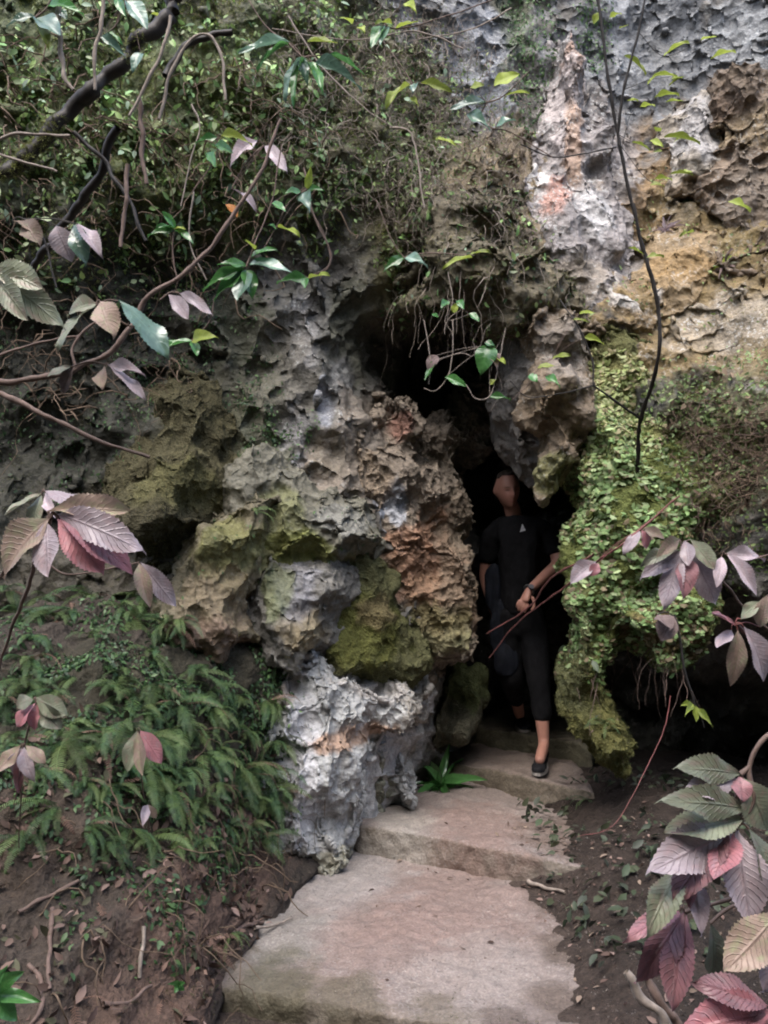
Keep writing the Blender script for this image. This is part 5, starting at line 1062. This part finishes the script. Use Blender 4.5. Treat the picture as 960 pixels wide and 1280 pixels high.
J = {k: P(c[0], c[1], c[2] + DY) for k, c in dict(head=(634, 612, 4.84), neck=(643, 646, 4.90), chest=(650, 690, 4.92), waist=(650, 740, 4.93), pelvis=(650, 778, 4.93),
     shl=(614, 668, 4.95), shr=(686, 664, 4.90), ell=(606, 722, 5.02), wrl=(618, 768, 4.95), elr=(699, 704, 4.84), wrr=(661, 738, 4.66), hipl=(632, 790, 4.95), hipr=(667, 790, 4.92),
     knl=(640, 850, 4.93), anl=(650, 896, 5.4), knr=(674, 852, 4.80), anr=(680, 930, 4.74)).items()}
def lerp(a, b, t): return tuple(Vector(a).lerp(Vector(b), t))
def limb(a, b, r, n=4): return [(lerp(a, b, i / n), r[0] + (r[1] - r[0]) * i / n) for i in range(n + 1)]
toe_r = P(672, 966, 4.52 + DY); toe_r.z = .46; heel_r = Vector((J['anr'].x + .005, J['anr'].y + .05, .46))
bm = bmesh.new()
add_to(bm, skinned([[(J['pelvis'], .10), (J['waist'], .10), (J['chest'], .11), (lerp(J['chest'], J['neck'], .7), .09), (J['neck'], .055), (lerp(J['neck'], J['head'], .6), .052)],
    [(lerp(J['chest'], J['neck'], .7), .09), (J['shl'], .06)] + limb(J['shl'], J['ell'], (.052, .043))[1:] + limb(J['ell'], J['wrl'], (.042, .028))[1:],
    [(lerp(J['chest'], J['neck'], .7), .09), (J['shr'], .06)] + limb(J['shr'], J['elr'], (.052, .044))[1:] + limb(J['elr'], J['wrr'], (.043, .027))[1:],
    [(J['pelvis'], .10), (J['hipl'], .075)] + limb(J['hipl'], J['knl'], (.07, .05))[1:] + limb(J['knl'], J['anl'], (.056, .036))[1:],
    [(J['pelvis'], .10), (J['hipr'], .075)] + limb(J['hipr'], J['knr'], (.07, .05))[1:] + [(lerp(J['knr'], J['anr'], .3), .06), (lerp(J['knr'], J['anr'], .65), .045), (J['anr'], .034), (lerp(J['anr'], toe_r, .3), .035), (lerp(J['anr'], toe_r, .8), .03)]]))
# head with brow, nose, cheeks, chin, ears
def head_mesh():
    b2 = bmesh.new(); bmesh.ops.create_uvsphere(b2, u_segments=40, v_segments=30, radius=1)
    me = bpy.data.meshes.new('h'); b2.to_mesh(me); b2.free(); v = verts(me)
    x, y, z = v.T; out = np.stack([x * .076, y * .095, z * .118], 1)          # face looks along -y
    jaw = sstep(.1, -.9, z); out[:, 0] *= 1 - .25 * jaw; out[:, 1] -= .012 * jaw * (y < 0)
    fr = (y < 0)
    def bump(cx, cz, sx, sz, a):
        out[:, 1] -= fr * a * np.exp(-((x - cx) / sx) ** 2 - ((z - cz) / sz) ** 2)
    bump(0, -.12, .13, .26, .026); bump(0, -.24, .17, .10, .012)                 # nose
    bump(.38, .02, .17, .10, -.010); bump(-.38, .02, .17, .10, -.010)             # eye sockets
    bump(0, .17, .6, .08, .006); bump(0, -.50, .3, .05, .007); bump(0, -.60, .26, .05, .005); bump(0, -.555, .3, .02, -.006); bump(0, -.82, .3, .13, .010)
    bump(.5, -.25, .2, .2, .004); bump(-.5, -.25, .2, .2, .004)
    for sg in (-1, 1):
        e = np.exp(-((y - .12) / .14) ** 2 - ((z + .05) / .24) ** 2) * (np.sign(x) == sg) * (np.abs(x) > .8); out[:, 0] += sg * e * .016
    set_verts(me, out); return me
hm = Matrix.Translation(J['head']) @ Matrix.Rotation(math.radians(12), 4, 'Z') @ Matrix.Rotation(math.radians(10), 4, 'X') @ Matrix.Rotation(math.radians(-6), 4, 'Y')
h = head_mesh(); h.transform(hm); add_to(bm, h)
# hand hanging from the forward wrist: palm and five curled fingers
def hand(wr, direction, side, thumb_dir):
    d = Vector(direction).normalized(); s = Vector(side); s = (s - d * s.dot(d)).normalized(); n = d.cross(s)
    w = Vector(wr); chains = [[(w - d * .02, .025), (w + d * .02, (.028, .022)), (w + d * .06, (.038, .020)), (w + d * .085, (.036, .017))]]
    out = [skinned(chains, 2)]
    for k, (o_, L) in enumerate(((-.026, .066), (-.009, .074), (.009, .070), (.025, .055))):
        b = w + d * .075 + s * o_
        p1 = b + d * L * .45 + n * L * .10 + s * o_ * .15; p2 = p1 + (d * .75 + n * .65) * L * .33; p3 = p2 + (d * .25 + n * .95) * L * .28
        out.append(skinned([[(b, .0095), (p1, .0088), (p2, .008), (p3, .0068)]], 1))
    b = w + d * .025 + s * (-.030); t = Vector(thumb_dir).normalized()
    out.append(skinned([[(b, .013), (b + (d * .7 - s * .7) * .035, .011), (b + (d * .9 - s * .6) * .06 + n * .008, .0095), (b + (d - s * .35) * .08 + n * .018, .0075)]], 1))
    return out
for hh in hand(J['wrr'], P(646, 772, 4.95) - P(661, 738, 5.01), (-1, -.2, -.5), (-1, 0, -1)): add_to(bm, hh)
for hh in hand(J['wrl'], (.1, -.2, -1), (.3, -1, 0), (1, 0, -1)): add_to(bm, hh)
body = remeshed(bm, .0055, 2, .4)
v = verts(body); SKIN = np.array((.36, .18, .135)); c = np.tile(SKIN, (len(v), 1)) * (1 + .08 * fbm(v * 20, 3, 5))[:, None]
inv = np.array(hm.inverted()); hl = v @ inv[:3, :3].T + inv[:3, 3]
def dab(cx, cz, sx, sz, colr, s):
    global c
    k = (s * np.exp(-((hl[:, 0] - cx) / sx) ** 2 - ((hl[:, 2] - cz) / sz) ** 2) * (hl[:, 1] < -.04) * (np.abs(hl[:, 2]) < .13))[:, None]; c = c * (1 - k) + np.array(colr) * k
for sg in (-1, 1): dab(sg * .029, .003, .013, .005, (.05, .03, .025), .9); dab(sg * .030, .022, .018, .004, (.09, .06, .05), .8)
dab(0, -.066, .022, .006, (.36, .12, .11), .8); dab(0, -.02, .05, .03, (.5, .22, .17), .4)
set_col(body, c)
skin_m = leaf_mat('skin', rough=.5, spec=.4, transl=0); bo = link('body', body, skin_m); 
def under(o):
    o.parent = person; o.matrix_basis = Matrix.Translation(-person.location) @ o.matrix_basis; return o
under(bo)
cloth_black = plain_mat('black_cloth', (.007, .007, .008), rough=.9, spec=.1, scale=25, bump=.6, dist=.01)
cloth_navy = plain_mat('navy_cloth', (.004, .0055, .010), rough=.8, spec=.2, scale=18, bump=.7, dist=.012)
def cloth(name, chains, mat, s=0, voxel=.008):
    b = bmesh.new(); add_to(b, skinned(chains, 2)); me = remeshed(b, voxel, 2); v = verts(me); n = normals(me)
    set_verts(me, v + n * (fbm(v * np.array([7, 7, 5]), 3, s) * .010)[:, None])
    return under(link(name, me, mat))
cloth('shirt', [[(lerp(J['pelvis'], J['hipl'], .1), (.17, .125)), (J['waist'], (.16, .135)), (J['chest'], (.165, .145)), (lerp(J['chest'], J['neck'], .65), .125), (lerp(J['chest'], J['neck'], .98), .088)],
    [(lerp(J['chest'], J['neck'], .65), .125), (lerp(lerp(J['chest'], J['neck'], .75), J['shl'], .55), .095), (J['shl'], .078)] + limb(J['shl'], lerp(J['shl'], J['ell'], .7), (.070, .066), 3)[1:],
    [(lerp(J['chest'], J['neck'], .65), .125), (lerp(lerp(J['chest'], J['neck'], .75), J['shr'], .55), .095), (J['shr'], .078)] + limb(J['shr'], lerp(J['shr'], J['elr'], .8), (.070, .066), 3)[1:]], cloth_black, 11)
cloth('trousers', [[(J['waist'], .13), (J['pelvis'], .15)], [(J['pelvis'], .15), (J['hipl'], .105)] + limb(J['hipl'], J['knl'], (.10, .075))[1:] + limb(J['knl'], lerp(J['knl'], J['anl'], .6), (.072, .062), 3)[1:],
    [(J['pelvis'], .15), (J['hipr'], .105)] + limb(J['hipr'], J['knr'], (.10, .078))[1:] + limb(J['knr'], lerp(J['knr'], J['anr'], .68), (.075, .060), 3)[1:]], cloth_black, 12)
# hair: short cap over the back and crown
b2 = bmesh.new(); bmesh.ops.create_uvsphere(b2, u_segments=40, v_segments=28, radius=1)
bmesh.ops.delete(b2, geom=[q for q in b2.verts if not (q.co.z > .55 + .0 * q.co.y or (q.co.y > .02 and q.co.z > -.35)) or (q.co.y < -.35 and q.co.z < .72)], context='VERTS')
hme = bpy.data.meshes.new('hair'); b2.to_mesh(hme); b2.free(); v = verts(hme); v = v * np.array((.081, .101, .124)); v += (v / np.linalg.norm(v, axis=1)[:, None]) * (noise(v * 90, 3) * .004)[:, None]; set_verts(hme, v); hme.transform(hm)
ho = under(link('hair', hme, plain_mat('short_hair', (.035, .026, .02), rough=.8, scale=120)))
sm = ho.modifiers.new('thick', 'SOLIDIFY'); sm.thickness = .008
# shoe: black upper and grey sole
shoe_b = plain_mat('black_canvas', (.012, .012, .014), rough=.85, spec=.15, scale=90); sole_m = plain_mat('grey_rubber', (.30, .28, .26), rough=.7, scale=60, var=.15)
def shoe(ankle, toe, heel, z0):
    d = (toe - heel); d.z = 0; L = d.length; d.normalize(); s = Vector((-d.y, d.x, 0))
    b = bmesh.new(); c0 = heel + d * L * .5
    for (t, w, hgt, zz) in ((.12, .036, .040, .045), (.3, .036, .048, .05), (.5, .040, .040, .04), (.7, .045, .030, .033), (.86, .040, .024, .028)):
        m = Matrix.Translation(heel + d * L * t + Vector((0, 0, z0 + zz - heel.z))) @ Matrix(((d.x, s.x, 0, 0), (d.y, s.y, 0, 0), (0, 0, 1, 0), (0, 0, 0, 1))) @ Matrix.Diagonal((L * .2, w, hgt, 1))
        bmesh.ops.create_icosphere(b, subdivisions=3, radius=1, matrix=m)
    m = Matrix.Translation(Vector((heel.x, heel.y, z0 + .075)) + d * .045) @ Matrix.Diagonal((.043, .043, .04, 1)); bmesh.ops.create_icosphere(b, subdivisions=3, radius=1, matrix=m)
    up = remeshed(b, .006, 8); v = verts(up); v[:, 2] = np.maximum(v[:, 2], z0 + .018); set_verts(up, v)
    o = under(link('shoe', up, shoe_b))
    b = bmesh.new(); n = 28; lo, hi = [], []
    for k in range(n):
        a = 2 * math.pi * k / n; t = .5 + .54 * math.cos(a); w = .045 * math.sin(a) * (1 + .18 * math.cos(a))
        q = heel + d * L * t + s * w; lo.append(b.verts.new((q.x, q.y, z0 + .001))); hi.append(b.verts.new((q.x, q.y, z0 + .026)))
    b.faces.new(lo[::-1]); b.faces.new(hi)
    for k in range(n): b.faces.new((lo[k], lo[(k + 1) % n], hi[(k + 1) % n], hi[k]))
    me = bpy.data.meshes.new('sole'); b.to_mesh(me); b.free(); so = link('sole', me, sole_m, o); so.matrix_basis = Matrix.Translation(-Vector((0, 0, 0)))
    return o
zr = .412 + .004
shoe(J['anr'], Vector((toe_r.x, toe_r.y, 0)), Vector((heel_r.x, heel_r.y + .02, 0)), zr)
shoe(J['anl'], Vector((J['anl'].x + .01, J['anl'].y - .18, 0)), Vector((J['anl'].x, J['anl'].y + .07, 0)), .536)
# wrist watch, small chest emblem
wm = plain_mat('watch_dark_metal', (.05, .05, .05), rough=.35, spec=.6)
d = (J['wrr'] - J['elr']).normalized(); q = J['wrr'] - d * .005
ringp = []
a1 = d.cross(Vector((0, 0, 1))).normalized(); a2 = d.cross(a1)
ringp = [q + (a1 * math.cos(t) + a2 * math.sin(t)) * .031 for t in np.linspace(0, 2 * math.pi, 25)]
v_, f_ = tube_arrays([tuple(x) for x in ringp], .007, 8); wo_ = under(link('watch', make_mesh('watch', v_, f_), wm))
fc = (Vector((-.2, -1, .2)) - d * Vector((-.2, -1, .2)).dot(d)).normalized(); b = bmesh.new()
bmesh.ops.create_cone(b, cap_ends=True, segments=20, radius1=.019, radius2=.017, depth=.010, matrix=Matrix.Translation(q + fc * .034) @ fc.to_track_quat('Z', 'Y').to_matrix().to_4x4())
me = bpy.data.meshes.new('watch_face'); b.to_mesh(me); b.free(); link('watch_face', me, plain_mat('watch_glass', (.10, .10, .11), rough=.1, spec=.8), wo_)
def shirt_front(px, py):
    o = [x for x in person.children if x.name.startswith('shirt')][0]
    bv = BVHTree.FromPolygons([tuple(Vector(x.co) + Vector((0, 0, 0))) for x in o.data.vertices], [tuple(p.vertices) for p in o.data.polygons])
    dd = ray(px, py).normalized(); hh_ = bv.ray_cast(CAM, dd); return (hh_[0] if hh_[0] else P(px, py, 5.05)) - dd * .004
em = plain_mat('emblem_white', (.4, .4, .42), rough=.7)
pts = [shirt_front(653, 655), shirt_front(650, 665), shirt_front(657, 663)]
me = bpy.data.meshes.new('shirt_emblem'); me.from_pydata([tuple(p) for p in pts] + [tuple(p + Vector((0, .003, 0))) for p in pts], [], [(0, 1, 2), (5, 4, 3), (0, 3, 4, 1), (1, 4, 5, 2), (2, 5, 3, 0)])
under(link('shirt_emblem', me, em))
# folded navy coat hanging from the other hand
b = bmesh.new()
for (x, y, Y, rx, ry, rz) in ((630, 790, 5.24, .085, .03, .2), (633, 826, 5.22, .085, .03, .11), (618, 735, 5.26, .06, .035, .16)):
    bmesh.ops.create_icosphere(b, subdivisions=3, radius=1, matrix=Matrix.Translation(P(x, y, Y)) @ Matrix.Diagonal((rx, ry, rz, 1)))
me = remeshed(b, .009, 6); v = verts(me); n = normals(me); v = v + n * (fbm(v * np.array([16, 16, 3]), 3, 9) * .018)[:, None]; zb = P(630, 846, 5.15).z; v[:, 2] = np.maximum(v[:, 2], zb); set_verts(me, v)
tag(link('folded_coat', me, cloth_navy), "dark navy coat draped over the arm of the person in black", 'coat')
